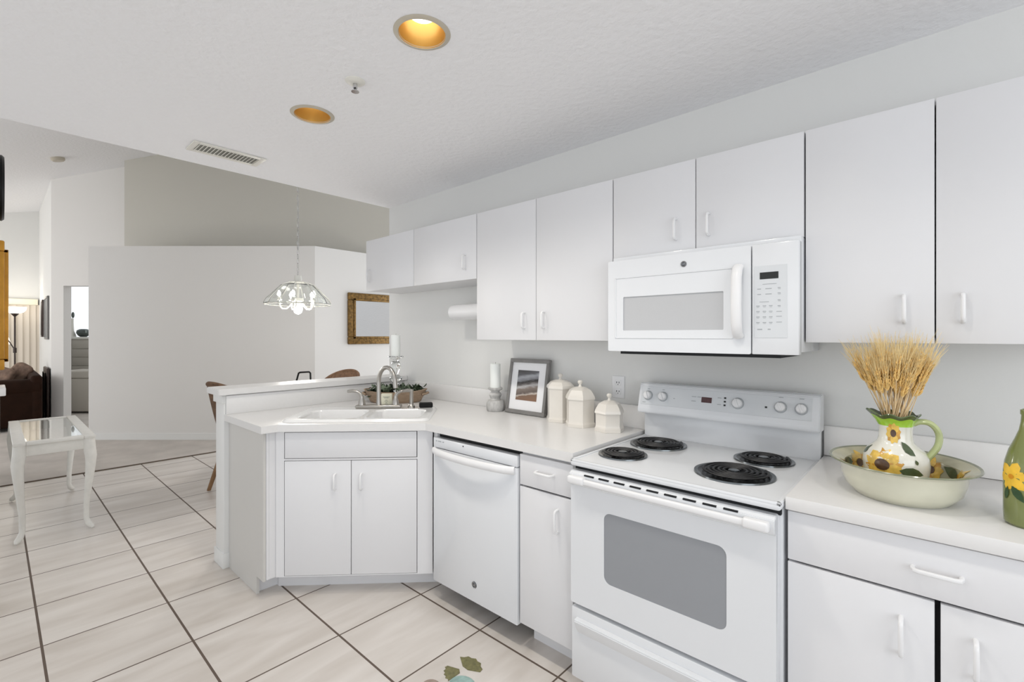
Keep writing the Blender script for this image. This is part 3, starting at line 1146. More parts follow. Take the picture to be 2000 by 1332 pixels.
# burners
for bx, by, r in ((0.181, -0.222, 0.122), (0.152, -0.488, 0.098), (0.572, -0.462, 0.132), (0.601, -0.196, 0.107)):
    mb = MB()
    mb.lathe([(0.0, -0.002 + 0.004), (r * 0.5, 0.0022), (r * 0.86, 0.0035), (r * 0.90, 0.0062), (r * 0.99, 0.0062), (r, 0.001)], (bx, by, 0.9035), 48, mats=[0, 0, 0, 1, 1], cap=False)
    bn = build('burner', mb, [M['pan'], M['panrim']], t)
    mb = MB()
    pts = []
    turns = 5 if r > 0.11 else 4
    r_in = 0.026
    n = turns * 30
    for k in range(n + 1):
        a = 2 * PI * turns * k / n
        rr = r_in + (r * 0.83 - r_in) * k / n
        pts.append((bx + rr * math.cos(a + 0.7), by + rr * math.sin(a + 0.7), 0.917))
    mb.tube(pts, 0.0045, 6, flat=(1.0, 0.75))
    # three support arms under the coil
    for k in range(3):
        a = 0.5 + 2 * PI * k / 3
        mb.box(0.012, r * 0.84, -0.0015, 0.0015, -0.008, -0.0035, mtx=Matrix.Translation((bx, by, 0.917)) @ Matrix.Rotation(a, 4, 'Z'))
    build('coil_element', mb, M['coil'], bn)
    mb = MB()
    mb.cyl((bx, by, 0.9165), 0.018, 0.005, 'z', 20, bev=0.0015)
    build('centre_cap', mb, M['panrim'], bn, 'small bright medallion in the coil centre')
# oven door
mb = MB()
wx0, wx1, wz0, wz1 = 0.183, 0.618, 0.470, 0.733
DZ0, DZ1 = 0.348, 0.866


def door_with_window(mb, x0, x1, z0, z1, hole, yf, yb):
    bm = mb.bm
    R = {}
    out = rrect(x0, x1, z0, z1, 0.006, 3)
    for y in (yf, yb):
        lo = [bm.verts.new((x, y, z)) for x, z in out]
        lh = [bm.verts.new((x, y, z)) for x, z in hole]
        es = []
        for lp in (lo, lh):
            es += [bm.edges.new((lp[i], lp[(i + 1) % len(lp)])) for i in range(len(lp))]
        bmesh.ops.triangle_fill(bm, use_beauty=True, use_dissolve=False, edges=es)
        R[y] = (lo, lh)
    for k in (0, 1):
        A, B = R[yf][k], R[yb][k]
        for i in range(len(A)):
            j = (i + 1) % len(A)
            bm.faces.new((A[i], A[j], B[j], B[i]))
    bmesh.ops.recalc_face_normals(bm, faces=bm.faces)


hole = rrect(wx0, wx1, wz0, wz1, 0.028)
door_with_window(mb, RX0 + 0.002, RX1 - 0.012, DZ0, DZ1, hole, RY + 0.004, RY + 0.044)
od = build('oven_door', mb, M['enamel'], t)
mb = MB()
mb.prism([(x, z) for x, z in hole], -(RY + 0.012), -(RY + 0.006), 0, Matrix(((1, 0, 0, 0), (0, 0, -1, 0), (0, 1, 0, 0), (0, 0, 0, 1))))
build('oven_window', mb, M['ovenglass'], od)
mb = MB()
prism_x(mb, [(RY + 0.006, 0.806), (RY - 0.006, 0.812), (RY - 0.010, 0.822), (RY - 0.010, 0.856), (RY + 0.004, 0.864)], RX0 + 0.003, RX1 - 0.013, 0.002)
tp = build('door_trim', mb, M['enamel'], od)
for k in range(9):
    x = 0.105 + k * 0.0635
    mb = MB()
    mb.box(x, x + 0.042, RY - 0.0108, RY - 0.004, 0.8545, 0.8595)
    build('vent_slot', mb, M['dark'], tp)
mb = MB()
for s, x in ((1, RX0 + 0.045), (-1, RX1 - 0.06)):
    mb.box(x - 0.036, x + 0.036, RY - 0.036, RY - 0.006, 0.822, 0.852, 0.008, 3)
mb.box(RX0 + 0.075, RX1 - 0.09, RY - 0.030, RY - 0.012, 0.824, 0.846, 0.007, 3)
build('oven_handle', mb, M['plastic'], od)
mb = MB()
mb.box(RX0 + 0.003, RX1 - 0.013, RY + 0.006, RY + 0.04, 0.055, 0.331, 0.006)
prism_x(mb, [(RY + 0.008, 0.235), (RY - 0.012, 0.275), (RY - 0.016, 0.29), (RY - 0.012, 0.296), (RY + 0.008, 0.298)], RX0 + 0.028, RX1 - 0.04, 0.003)
build('storage_drawer', mb, M['enamel'], t)

# ------------------------------------------------------------------ microwave
MX0, MX1, MY, MZ0, MZ1 = 0.024, 0.757, -0.385, 1.323, 1.715
t = thing('microwave', 'white over-range microwave under the wall cabinet', 'microwave', (0.39, -0.19, MZ0))
mb = MB()
mb.box(MX0 + 0.002, MX1 - 0.002, MY + 0.04, -0.004, MZ0 + 0.008, 1.736, 0.003)
bd = build('case', mb, M['enamel'], t)
mb = MB()
mb.box(MX0 + 0.05, MX1 - 0.06, MY + 0.02, -0.06, MZ0 - 0.012, MZ0 + 0.010)
build('underside_grille', mb, M['dark'], t)
mb = MB()
mdx = 0.608
mwin = rrect(0.097, 0.512, 1.412, 1.556, 0.003, 2)
door_with_window(mb, MX0, mdx - 0.0015, MZ0, MZ1, mwin, MY, MY + 0.038)
md = build('door', mb, M['enamel'], t)
mb = MB()
mb.prism(mwin, -(MY + 0.012), -(MY + 0.005), 0, Matrix(((1, 0, 0, 0), (0, 0, -1, 0), (0, 1, 0, 0), (0, 0, 0, 1))))
build('window', mb, M['microglass'], md)
mb = MB()
# shallow raised border around the window field
fx0, fx1, fz0, fz1 = 0.060, 0.545, 1.378, 1.640
for q in ((fx0, fx1, fz0, fz0 + 0.004), (fx0, fx1, fz1 - 0.004, fz1), (fx0, fx0 + 0.004, fz0, fz1)):
    mb.box(q[0], q[1], MY - 0.003, MY + 0.002, q[2], q[3], 0.0012, 1)
build('window_border', mb, M['enamel'], md)
mb = MB()
hz = [1.388, 1.398, 1.43, 1.51, 1.60, 1.63, 1.640]
mb.tube([(0.567, MY - o_, z) for z, o_ in zip(hz, (0.006, 0.022, 0.034, 0.038, 0.034, 0.022, 0.006))], 0.016, 14, flat=(1.15, 0.8))
build('handle', mb, M['plastic'], md)
badge(md, (0.362, MY - 0.001, 1.672), 0.0115)
mb = MB()
mb.box(mdx + 0.0015, MX1, MY, MY + 0.038, MZ0, MZ1, 0.004)
cpm = build('control_panel', mb, M['enamel'], t)
mb = MB()
mb.box(0.618, 0.722, MY - 0.0015, MY + 0.001, 1.382, 1.636, 0.0006, 1)
kmb = mb
mb = MB()
mb.box(0.636, 0.695, MY - 0.0025, MY + 0.001, 1.589, 1.613, 0.0004, 1)
build('clock_display', mb, M['display'], cpm)
mb = kmb
mb.mi = 1
yk0, yk1 = MY - 0.0019, MY - 0.0012


def mark(x, z, w_, h_=0.0022):
    mb.box(x - w_ / 2, x + w_ / 2, yk0, yk1, z - h_ / 2, z + h_ / 2)


mark(0.667, 1.571, 0.044)
for z in (1.555, 1.536):
    mark(0.634, z, 0.012, 0.003)
    mark(0.664, z, 0.02, 0.003)
mark(0.65, 1.509, 0.03)
for z in (1.556, 1.538, 1.514, 1.494):
    mark(0.697, z, 0.009, 0.003)
    mark(0.698, z - 0.004, 0.008, 0.0015)
for r_ in range(4):
    z = 1.495 - r_ * 0.0195
    for x in (0.630, 0.651, 0.671):
        mark(x, z, 0.011, 0.003)
        mark(x, z - 0.0045, 0.008, 0.0015)
for z in (1.474, 1.457, 1.437):
    mark(0.697, z, 0.017, 0.0025)
mark(0.636, 1.412, 0.016, 0.004)
mark(0.666, 1.412, 0.009, 0.004)
build('keypad', mb, [M['panelgrey'], M['print']], cpm)


# ------------------------------------------------------------------ wall outlet
t = thing('wall_outlet', 'white double wall outlet behind the shortest canister', 'outlet', (-0.14, 0, 1.12))
mb = MB()
mb.box(-0.176, -0.104, -0.006, 0.0, 1.062, 1.178, 0.003)
op = build('cover_plate', mb, M['plastic'], t)
for z in (1.143, 1.097):
    mb = MB()
    mb.box(-0.157, -0.123, -0.0085, -0.004, z - 0.015, z + 0.015, 0.003)
    mb.mi = 1
    for x in (-0.147, -0.133):
        mb.box(x - 0.0016, x + 0.0016, -0.0092, -0.006, z - 0.003, z + 0.006)
    mb.cyl((-0.14, -0.0085, z - 0.009), 0.0022, 0.002, 'y', 10)
    build('socket', mb, [M['plastic'], M['dark']], op)


# ------------------------------------------------------------------ canisters
def canister(label, x, y, r, hb, hl, rot):
    t = thing('canister', label, 'canister', (x, y, ZC + 0.0005), rot, group='cream ceramic canisters', local=True)
    mb = MB()
    mb.lathe([(0, 0), (r, 0), (r, 0.016), (r * 0.95, 0.022), (r * 0.93, 0.03), (r * 0.93, hb - 0.004), (r * 0.95, hb), (0, hb)], (0, 0, 0), 6, cap=False)
    build('body', mb, M['ceramic'], t, angle=25)
    mb = MB()
    mb.lathe([(0, hb + 0.0005), (r, hb + 0.0005), (r * 1.0, hb + 0.008), (r * 0.96, hb + 0.016), (r * 0.88, hb + hl * 0.45), (r * 0.72, hb + hl * 0.75), (r * 0.42, hb + hl * 0.96), (r * 0.22, hb + hl), (0, hb + hl)], (0, 0, 0), 6, cap=False)
    ld = build('lid', mb, M['ceramic'], t, angle=25)
    mb = MB()
    z = hb + hl
    mb.lathe([(0.013, -0.002), (0.007, 0.006), (0.0065, 0.012), (0.013, 0.02), (0.014, 0.026), (0.009, 0.033), (0, 0.035)], (0, 0, z), 20, cap=False)
    build('knob', mb, M['ceramic'], ld)


canister('tallest cream ceramic canister, next to the picture frame', -0.4435, -0.102, 0.083, 0.180, 0.047, 0.25)
canister('middle cream hexagonal canister, between tallest and shortest', -0.281, -0.15, 0.081, 0.140, 0.063, 0.25)
canister('shortest cream canister with domed lid, beside the outlet and range', -0.099, -0.165, 0.074, 0.088, 0.062, -0.25)


# ------------------------------------------------------------------ candles
def candle_stand(label, x, y, z0, prof, cr, ch, m, group):
    t = thing('candle_holder', label, 'candle holder', (x, y, z0), 0, group=group, local=True)
    mb = MB()
    mb.lathe(prof, (0, 0, 0), 32, cap=False)
    build('holder', mb, m, t)
    top = prof[-1][1]
    return top


g = 'candle holders'
ztop = candle_stand('short grey wood candle holder left of the picture frame', -0.949, -0.098, ZC + 0.0005,
                    [(0, 0), (0.05, 0), (0.055, 0.006), (0.058, 0.03), (0.056, 0.055), (0.05, 0.066), (0.034, 0.07), (0.030, 0.078), (0.036, 0.09), (0.040, 0.10), (0.034, 0.112), (0.026, 0.118), (0.028, 0.124), (0.044, 0.133), (0.046, 0.142), (0.042, 0.146), (0, 0.144)], 0, 0, M['greywood'], g)


def candle(label, x, y, z, r, h):
    t = thing('candle', label, 'candle', (x, y, z), 0, group='white pillar candles', local=True)
    mb = MB()
    mb.lathe([(0, 0), (r, 0), (r, h - 0.004), (r - 0.004, h), (r * 0.5, h - 0.004), (0, h - 0.005)], (0, 0, 0), 28, cap=False)
    build('wax', mb, M['candle'], t)
    mb = MB()
    mb.tube([(0, 0, h - 0.006), (0.001, 0, h + 0.004), (0.002, 0.001, h + 0.009)], 0.0012, 6)
    build('wick', mb, M['greyink'], t)


candle('white pillar candle on the short grey holder by the frame', -0.949, -0.098, ZC + 0.1455, 0.032, 0.150)

# ------------------------------------------------------------------ picture frame
th = math.atan2(0.055, 0.33)
t = thing('picture_frame', 'grey framed beach photograph leaning on the wall by the canisters', 'picture', (-0.715, -0.088, ZC + 0.001), 0, local=True)
LM = Matrix.Rotation(-th, 4, 'X')
FW, FH = 0.304, 0.332
mb = MB()
b_ = 0.024
for q in ((-FW / 2, FW / 2, 0, b_), (-FW / 2, FW / 2, FH - b_, FH), (-FW / 2, -FW / 2 + b_ * 0.8, b_, FH - b_), (FW / 2 - b_ * 0.8, FW / 2, b_, FH - b_)):
    mb.box(q[0], q[1], -0.012, 0.012, q[2], q[3], 0.002, mtx=LM)
build('frame', mb, M['greyframe'], t)
mb = MB()
mb.box(-FW / 2 + 0.012, FW / 2 - 0.012, -0.002, 0.008, 0.012, FH - 0.012, mtx=LM)
build('mat_board', mb, M['mat'], t)
mb = MB()
mb.box(-0.084, 0.078, -0.0035, -0.0015, 0.082, 0.262)
o = build('photograph', mb, M['photo'], t)
o.rotation_euler = (-th, 0, 0)
mb = MB()
mb.box(-0.03, 0.03, 0.012, 0.016, 0.02, 0.2, mtx=LM)
build('easel_back', mb, M['greyframe'], t)

# ------------------------------------------------------------------ tray with greenery, tall candle holder
TXc, TYc = -1.755, -0.285
t = thing('wooden_tray', 'oval tan wooden bowl tray of greenery behind the faucet', 'tray', (TXc, TYc, ZC + 0.0005), YAW, local=True)
mb = MB()


def dough(a, i):
    return (0, 0.018 * abs(math.cos(a)) ** 3 if i >= 3 else 0)


mb.lathe([(0, 0.0), (0.16, 0.0), (0.17, 0.006), (0.20, 0.06), (0.212, 0.078), (0.202, 0.080), (0.19, 0.06), (0.158, 0.014), (0, 0.012)], (0, 0, 0), 48, sx=1.06, sy=0.62, cap=False, fn=lambda a, i: (0, 0.014 * abs(math.cos(a)) ** 3 if i in (3, 4, 5, 6) else 0))
build('bowl', mb, M['traywood'], t)
for gs in (1, -1):
    mb = MB()
    mb.tube([(gs * 0.196, -0.05, 0.055), (gs * 0.224, -0.03, 0.062), (gs * 0.232, 0.0, 0.064), (gs * 0.224, 0.03, 0.062), (gs * 0.196, 0.05, 0.055)], 0.008, 8)
    build('grip', mb, M['traywood'], t)

# tall candle holder standing in the tray
zt_ = ZC + 0.014
prof = [(0, 0), (0.052, 0), (0.056, 0.01), (0.05, 0.028), (0.03, 0.04), (0.024, 0.055), (0.034, 0.07), (0.038, 0.085), (0.030, 0.10), (0.018, 0.11), (0.024, 0.122), (0.040, 0.14), (0.044, 0.155), (0.036, 0.168), (0.02, 0.178), (0.022, 0.19), (0.033, 0.215), (0.036, 0.24), (0.030, 0.262), (0.02, 0.275), (0.022, 0.285), (0.05, 0.297), (0.054, 0.305), (0.052, 0.311), (0.0, 0.309)]
candle_stand('tall turned clear glass candle holder rising from the greenery tray', TXc, TYc, zt_, prof, 0, 0, M['glass'], g)
candle('white pillar candle on the tall glass holder behind the faucet', TXc, TYc, zt_ + 0.3105, 0.031, 0.150)

# greenery sprigs
ca, sa = math.cos(YAW), math.sin(YAW)


def sprig_mesh(seed, m):
    rnd = random.Random(seed)
    mb = MB()
    mb.tube([(0, 0, 0), (0.006, 0.002, 0.02), (0.02, 0.006, 0.04)], 0.0014, 5)
    for k in range(16):
        s = rnd.random()
        bx, bz = 0.022 * s, 0.042 * s
        L = rnd.uniform(0.022, 0.036)
        W = L * 0.34
        az = rnd.uniform(0, 2 * PI)
        el = rnd.uniform(-0.15, 0.9)
        mt = Matrix.Translation((bx, 0, bz)) @ Matrix.Rotation(az, 4, 'Z') @ Matrix.Rotation(-el, 4, 'Y')
        out = [(0, 0), (L * 0.3, -W * 0.8), (L * 0.65, -W * 0.8), (L, 0), (L * 0.65, W * 0.8), (L * 0.3, W * 0.8)]
        mb.patch(out, lambda u, v: mt @ Vector((u, v, -abs(v) * 0.35)), rings=2)
    return mb


sprigs = []
k = 0
for i in range(30):
    a_ = 2 * PI * i / 30 * 2.0 + 0.3
    rr = 0.155 if i % 2 else 0.10
    lx, ly = rr * math.cos(a_) * 1.06, rr * math.sin(a_) * 0.55
    if math.hypot(lx, ly) < 0.064:
        continue
    if k < 5:
        o = build('greenery_sprig', sprig_mesh(k, None), M['leaf'] if k % 3 else M['leaf2'])
        sprigs.append(o)
    else:
        o = sprigs[k % 5].copy()
        COL.objects.link(o)
    o.location = (TXc + lx * ca - ly * sa, TYc + lx * sa + ly * ca, ZC + 0.034)
    o.rotation_euler = (0, 0, random.uniform(0, 6.28))
    sc_ = random.uniform(1.25, 1.7)
    o.scale = (sc_, sc_, sc_ * 1.1)
    tag(o, 'dark green leafy sprig lying in the wooden tray', 'greenery', 'greenery sprigs in the wooden tray')
    k += 1

# little cream box with printed lines in front of the tray
t = thing('soap_box', 'small cream box with grey lettering between faucet and tray', 'box', (w_of(0.055, 0.592)[0], w_of(0.055, 0.592)[1], ZC + 0.0005), RZ, local=True)
mb = MB()
mb.box(-0.034, 0.034, -0.016, 0.016, 0, 0.088, 0.003)
build('carton', mb, M['cream'], t)
mb = MB()
for z, w_ in ((0.068, 0.022), (0.062, 0.014), (0.048, 0.007), (0.04, 0.011), (0.03, 0.006), (0.022, 0.010)):
    mb.box(-w_, w_, -0.0168, -0.0155, z - 0.0015, z + 0.0015)
build('grey_print', mb, M['greyink'], t)


# ------------------------------------------------------------------ sunflower basin, pitcher, wheat
def flower(mb, fmap, cu, cv, r, n, mp, mc, rc=0.34, mpe=None):
    for k in range(n):
        a_ = 2 * PI * k / n + 0.2
        d = (math.cos(a_), math.sin(a_))
        e = (-d[1], d[0])
        wdt = r * 0.30
        out = []
        for s, w_ in ((0.06, 0.3), (0.5, 1.0), (0.78, 0.85), (1.0, 0.0), (0.78, -0.85), (0.5, -1.0), (0.06, -0.3)):
            out.append((cu + d[0] * r * s + e[0] * wdt * w_, cv + d[1] * r * s + e[1] * wdt * w_))
        mb.mi = mp if (k % 3 or mpe is None) else mpe
        mb.patch(out, lambda u, v: fmap(u, v, 0.0004 + 0.0002 * (k % 3)), rings=2)
    mb.mi = mc
    mb.patch([(cu + r * rc * math.cos(2 * PI * k / 14), cv + r * rc * math.sin(2 * PI * k / 14)) for k in range(14)], lambda u, v: fmap(u, v, 0.0013), rings=2)


def leafshape(mb, fmap, cu, cv, L, W, ang, mi, h=0.0009):
    d = (math.cos(ang), math.sin(ang))
    e = (-d[1], d[0])
    out = []
    for s, w_ in ((-1, 0), (-0.6, 0.7), (-0.1, 1), (0.4, 0.75), (1, 0), (0.4, -0.75), (-0.1, -1), (-0.6, -0.7)):
        out.append((cu + d[0] * L / 2 * s + e[0] * W / 2 * w_, cv + d[1] * L / 2 * s + e[1] * W / 2 * w_))
    mb.mi = mi
    mb.patch(out, lambda u, v: fmap(u, v, h), rings=3)


def prof_r(prof):
    def f(z):
        for (r0, z0), (r1, z1) in zip(prof, prof[1:]):
            if z0 <= z <= z1:
                return r0 + (r1 - r0) * (z - z0) / max(1e-6, z1 - z0)
        return prof[0][0] if z < prof[0][1] else prof[-1][0]
    return f


BX, BY = 1.022, -0.405
t = thing('basin_bowl', 'wide oval cream pottery basin with sunflowers under the pitcher', 'bowl', (BX, BY, ZC + 0.0005), 0, local=True)
BSX, BSY = 1.0, 1.12
mb = MB()
bp = [(0, 0.004), (0.098, 0.004), (0.100, 0.0), (0.112, 0.0), (0.118, 0.006), (0.136, 0.026), (0.145, 0.056), (0.149, 0.082), (0.156, 0.090), (0.172, 0.096), (0.176, 0.099), (0.174, 0.102), (0.168, 0.099), (0.150, 0.093), (0.136, 0.084), (0.128, 0.05), (0.114, 0.024), (0.09, 0.014), (0, 0.012)]
mb.lathe(bp, (0, 0, 0), 64, sx=BSX, sy=BSY, cap=False, mats=[0] * 9 + [1, 1, 1] + [2] * 6)
inner = prof_r([(0.09, 0.014), (0.114, 0.024), (0.128, 0.05), (0.136, 0.084), (0.150, 0.093), (0.168, 0.099)])


def in_map(a0):
    def f(u, v, h):
        # u: along the circumference (m), v: height
        v = max(0.016, min(0.098, v))
        r = inner(v) - h * 2
        an = a0 + u / 0.12
        return Vector((r * BSX * math.cos(an), r * BSY * math.sin(an), v + h))
    return f


for an, fl_ in ((2.55, True), (0.55, False), (1.6, True), (3.5, True), (4.7, False), (5.6, True), (0.12, True), (1.05, True)):
    if fl_:
        flower(mb, in_map(an), 0.0, 0.058, 0.036, 9, 3, 4, mpe=5)
        leafshape(mb, in_map(an), 0.05, 0.07, 0.05, 0.024, 0.3, 6)
    else:
        leafshape(mb, in_map(an), 0.0, 0.066, 0.06, 0.026, 0.4, 6)
        leafshape(mb, in_map(an), -0.04, 0.05, 0.05, 0.024, -0.5, 6)
build('bowl', mb, [M['bowlcream'], M['bowlrim'], M['bowlin'], M['petal'], M['seed'], M['petaledge'], M['potleaf']], t)

PXc, PYc = 1.010, -0.410
ZP = ZC + 0.0145
t = thing('pitcher', 'white sunflower pitcher with green ruffled rim standing in the basin', 'pitcher', (PXc, PYc, ZP), YAW, local=True)
PK = 0.79
pp = [(r_ * PK, z_) for r_, z_ in [(0, 0.0), (0.078, 0.0), (0.084, 0.006), (0.092, 0.03), (0.098, 0.06), (0.1, 0.08), (0.097, 0.1), (0.086, 0.118), (0.066, 0.132), (0.055, 0.142), (0.051, 0.155), (0.050, 0.175), (0.052, 0.19), (0.055, 0.200), (0.062, 0.212), (0.072, 0.222), (0.070, 0.225), (0.058, 0.214), (0.048, 0.198), (0.045, 0.16), (0.0, 0.15)]]


def spout(a_, i):
    if 13 <= i <= 18:
        k = (0.3, 0.7, 1.0, 1.0, 0.7, 0.3)[i - 13]
        d = abs((a_ - (PI - 0.55) + PI) % (2 * PI) - PI)      # angle from local -x (spout side)
        s = math.exp(-(d / 0.45) ** 2)
        ruf = 0.004 * math.sin(7 * a_) * k
        return (0.016 * s * k + ruf * 0.6, 0.012 * s * k + ruf)
    return (0, 0)


mats_ = [0] * 12 + [1, 1, 2, 2, 2, 2] + [0] * 2
mb = MB()
mb.lathe(pp, (0, 0, 0), 64, cap=False, mats=mats_, fn=spout)
pr = prof_r(pp[2:14])


def pit_map(u, v, h):
    r = pr(v) + h
    an = -PI / 2 - 0.69 + u / 0.068
    return Vector((r * math.cos(an), r * math.sin(an), v))


flower(mb, pit_map, -0.027, 0.083, 0.046, 12, 3, 4, 0.36, 5)
flower(mb, pit_map, -0.008, 0.171, 0.031, 10, 3, 4, 0.36, 5)
leafshape(mb, pit_map, 0.034, 0.132, 0.042, 0.026, 2.2, 6, 0.0016)
leafshape(mb, pit_map, 0.034, 0.068, 0.054, 0.030, -0.2, 6, 0.0016)
leafshape(mb, pit_map, -0.085, 0.115, 0.03, 0.018, 1.2, 6, 0.0016)
leafshape(mb, pit_map, 0.044, 0.098, 0.014, 0.008, 1.8, 6, 0.0016)
build('body', mb, [M['potwhite'], M['potlime'], M['potgreen'], M['petal'], M['seed'], M['petaledge'], M['potleaf']], t)
mb = MB()
hp = [(0.048, 0.0, 0.196), (0.066, 0.0, 0.204), (0.092, 0.0, 0.203), (0.112, 0.0, 0.188), (0.121, 0.0, 0.165), (0.117, 0.0, 0.138), (0.102, 0.0, 0.115), (0.088, 0.0, 0.098), (0.084, 0.0, 0.082)]
# smooth the handle path
hs = []
for i in range(len(hp) - 1):
    p0, p1, p2, p3 = (Vector(hp[max(i - 1, 0)]), Vector(hp[i]), Vector(hp[i + 1]), Vector(hp[min(i + 2, len(hp) - 1)]))
    for s in (0, 0.33, 0.66):
        hs.append(0.5 * ((2 * p1) + (-p0 + p2) * s + (2 * p0 - 5 * p1 + 4 * p2 - p3) * s * s + (-p0 + 3 * p1 - 3 * p2 + p3) * s ** 3))
hs.append(Vector(hp[-1]))
hs = [Matrix.Rotation(-0.5, 3, 'Z') @ Vector((p.x * 0.82, p.y, p.z)) for p in hs]
mb.tube(hs, 0.0105, 12, flat=(1.25, 0.8))
build('handle', mb, M['handlegreen'], t, 'pale green loop handle')


# wheat: four stalk shapes, copied
def stalk_meshes(seed):
    rnd = random.Random(seed)
    stem = MB()
    bend = rnd.uniform(-0.008, 0.008)
    L = 0.30
    stem.tube([(bend * math.sin(PI * s), 0, L * s) for s in (0, 0.25, 0.5, 0.75, 1.0)], 0.0016, 5, radii=[0.0018, 0.0017, 0.0016, 0.0014, 0.0012])
    ear = MB()
    for k in range(26):
        z = L + 0.0026 * k
        a_ = k * PI / 2 + 0.4
        w_ = 0.0034 * (1 - 0.4 * k / 26)
        rot = Matrix.Rotation(a_, 4, 'Z') @ Matrix.Rotation(0.35, 4, 'Y')
        ear.sphere((0.0044 * math.cos(a_), 0.0044 * math.sin(a_), z), w_, 0.85, 0.85, 2.9, 6, rot)
    ear.mi = 1
    for k in range(16):
        z = L + 0.004 * k
        a_ = k * 2.4
        sp = rnd.uniform(0.008, 0.022)
        ln = rnd.uniform(0.05, 0.085)
        ear.tube([(0.004 * math.cos(a_), 0.004 * math.sin(a_), z), (sp * 0.55 * math.cos(a_), sp * 0.55 * math.sin(a_), z + ln * 0.5), (sp * math.cos(a_), sp * math.sin(a_), z + ln)], 0.0005, 3, radii=[0.0007, 0.0006, 0.0003])
    return stem, ear


protos = []
for i in range(5):
    s_, e_ = stalk_meshes(i)
    r0 = thing('wheat_stalk', 'dried golden wheat stalk in the sunflower pitcher', 'wheat', (PXc, PYc, ZP), 0, 'wheat stalks in the sunflower pitcher', local=True)
    st = build('stem', s_, M['straw'], r0)
    ea = build('ear', e_, [M['ear'], M['awn']], r0)
    protos.append((r0, st, ea))
n_st = 72
for i in range(n_st):
    rr = math.sqrt((i + 0.5) / n_st)
    a_ = i * 2.39996
    if i < 5:
        r0 = protos[i][0]
    else:
        pr0, st, ea = protos[i % 5]
        r0 = pr0.copy()
        COL.objects.link(r0)
        for ch in (st, ea):
            c_ = ch.copy()
            COL.objects.link(c_)
            c_.parent = r0
    neck = Vector((PXc + 0.024 * rr * math.cos(a_), PYc + 0.024 * rr * math.sin(a_), ZP + 0.20))
    topx = 0.094 * rr * math.cos(a_)
    topy = 0.066 * rr * math.sin(a_)
    tp_ = Vector((PXc - 0.004 + topx * ca - topy * sa, PYc + topx * sa + topy * ca, ZP + 0.345))
    d = (tp_ - neck).normalized()
    hz_ = random.uniform(-0.03, 0.03) - 0.018 * rr - 0.012
    bot = neck + d * (hz_ - 0.155)
    # stay under the wall cabinet
    r0.location = bot
    r0.rotation_euler = (Matrix.Rotation(0, 3, 'Z') @ d.to_track_quat('Z', 'Y').to_matrix()).to_euler()

# bottle
t = thing('bottle', 'green glazed bottle with a painted yellow flower at the counter right edge', 'bottle', (1.273, -0.492, ZC + 0.0005), YAW, local=True)
bt = [(r_ * 0.93, z_) for r_, z_ in [(0, 0.0), (0.044, 0.0), (0.050, 0.006), (0.0515, 0.03), (0.0515, 0.13), (0.049, 0.155), (0.041, 0.185), (0.030, 0.212), (0.022, 0.235), (0.0185, 0.255), (0.0175, 0.272), (0.0195, 0.275), (0.0195, 0.285), (0.015, 0.287), (0.014, 0.25), (0, 0.25)]]
mb = MB()
mb.lathe(bt, (0, 0, 0), 48, cap=False)
br = prof_r(bt[2:12])


def bot_map(u, v, h):
    r = br(v) + h
    an = -PI / 2 - 0.83 + u / 0.048
    return Vector((r * math.cos(an), r * math.sin(an), v))


flower(mb, bot_map, -0.036, 0.122, 0.038, 6, 1, 2, 0.16)
for u, v, L_, W_, an in ((0.004, 0.140, 0.034, 0.018, 0.25), (0.006, 0.116, 0.034, 0.018, 0.5), (-0.022, 0.082, 0.042, 0.018, -1.0), (0.002, 0.092, 0.034, 0.018, -0.9), (-0.046, 0.080, 0.034, 0.012, 1.4), (0.03, 0.125, 0.035, 0.018, 0.1)):
    leafshape(mb, bot_map, u, v, L_, W_, an, 3, 0.0018)
build('body', mb, [M['bottle'], M['bflower'], M['bcentre'], M['bleaf']], t)

# ------------------------------------------------------------------ ceiling fixtures
for i, (cx, cy) in enumerate(CANS):
    lab = ('lit recessed ceiling light with gold reflector and visible bulb, nearer one', 'recessed ceiling light with gold reflector, farther one near the vent',
           'added recessed ceiling light above the range, out of view', 'added recessed ceiling light out of view at the right end of the row')[i]
    t = thing('recessed_light', lab, 'ceiling light', (cx, cy, CZ), 0, 'recessed ceiling lights', local=True)
    mb = MB()
    mb.lathe([(0.080, 0.001), (0.082, -0.006), (0.094, -0.004), (0.099, -0.0005), (0.094, 0.0)], (0, 0, 0), 48, cap=False)
    build('trim_ring', mb, M['beigeplastic'], t)
    mb = MB()
    mb.lathe([(0.081, -0.004), (0.079, 0.01), (0.072, 0.05), (0.064, 0.10), (0.055, 0.15), (0.0, 0.152)], (0, 0, 0), 48, cap=False)
    build('reflector', mb, M['gold'], t, 'gold reflector cone')
    mb = MB()
    mb.lathe([(0.0, 0.052), (0.03, 0.054), (0.045, 0.062), (0.05, 0.075), (0.04, 0.11), (0.02, 0.14), (0.0, 0.145)], (0, 0, 0.03 if i == 1 else 0.0), 32, cap=False)
    build('bulb', mb, M['warmbulb'], t)
    l = bpy.data.lights.new('can_light', 'SPOT')
    l.energy, l.color, l.spot_size, l.spot_blend, l.shadow_soft_size = (27, 27, 17, 11)[i], (1.0, 0.95, 0.86), 2.3, 0.8, 0.06
    lo_ = bpy.data.objects.new('can_light', l)
    COL.objects.link(lo_)
    lo_.location = (cx, cy, CZ - 0.012)

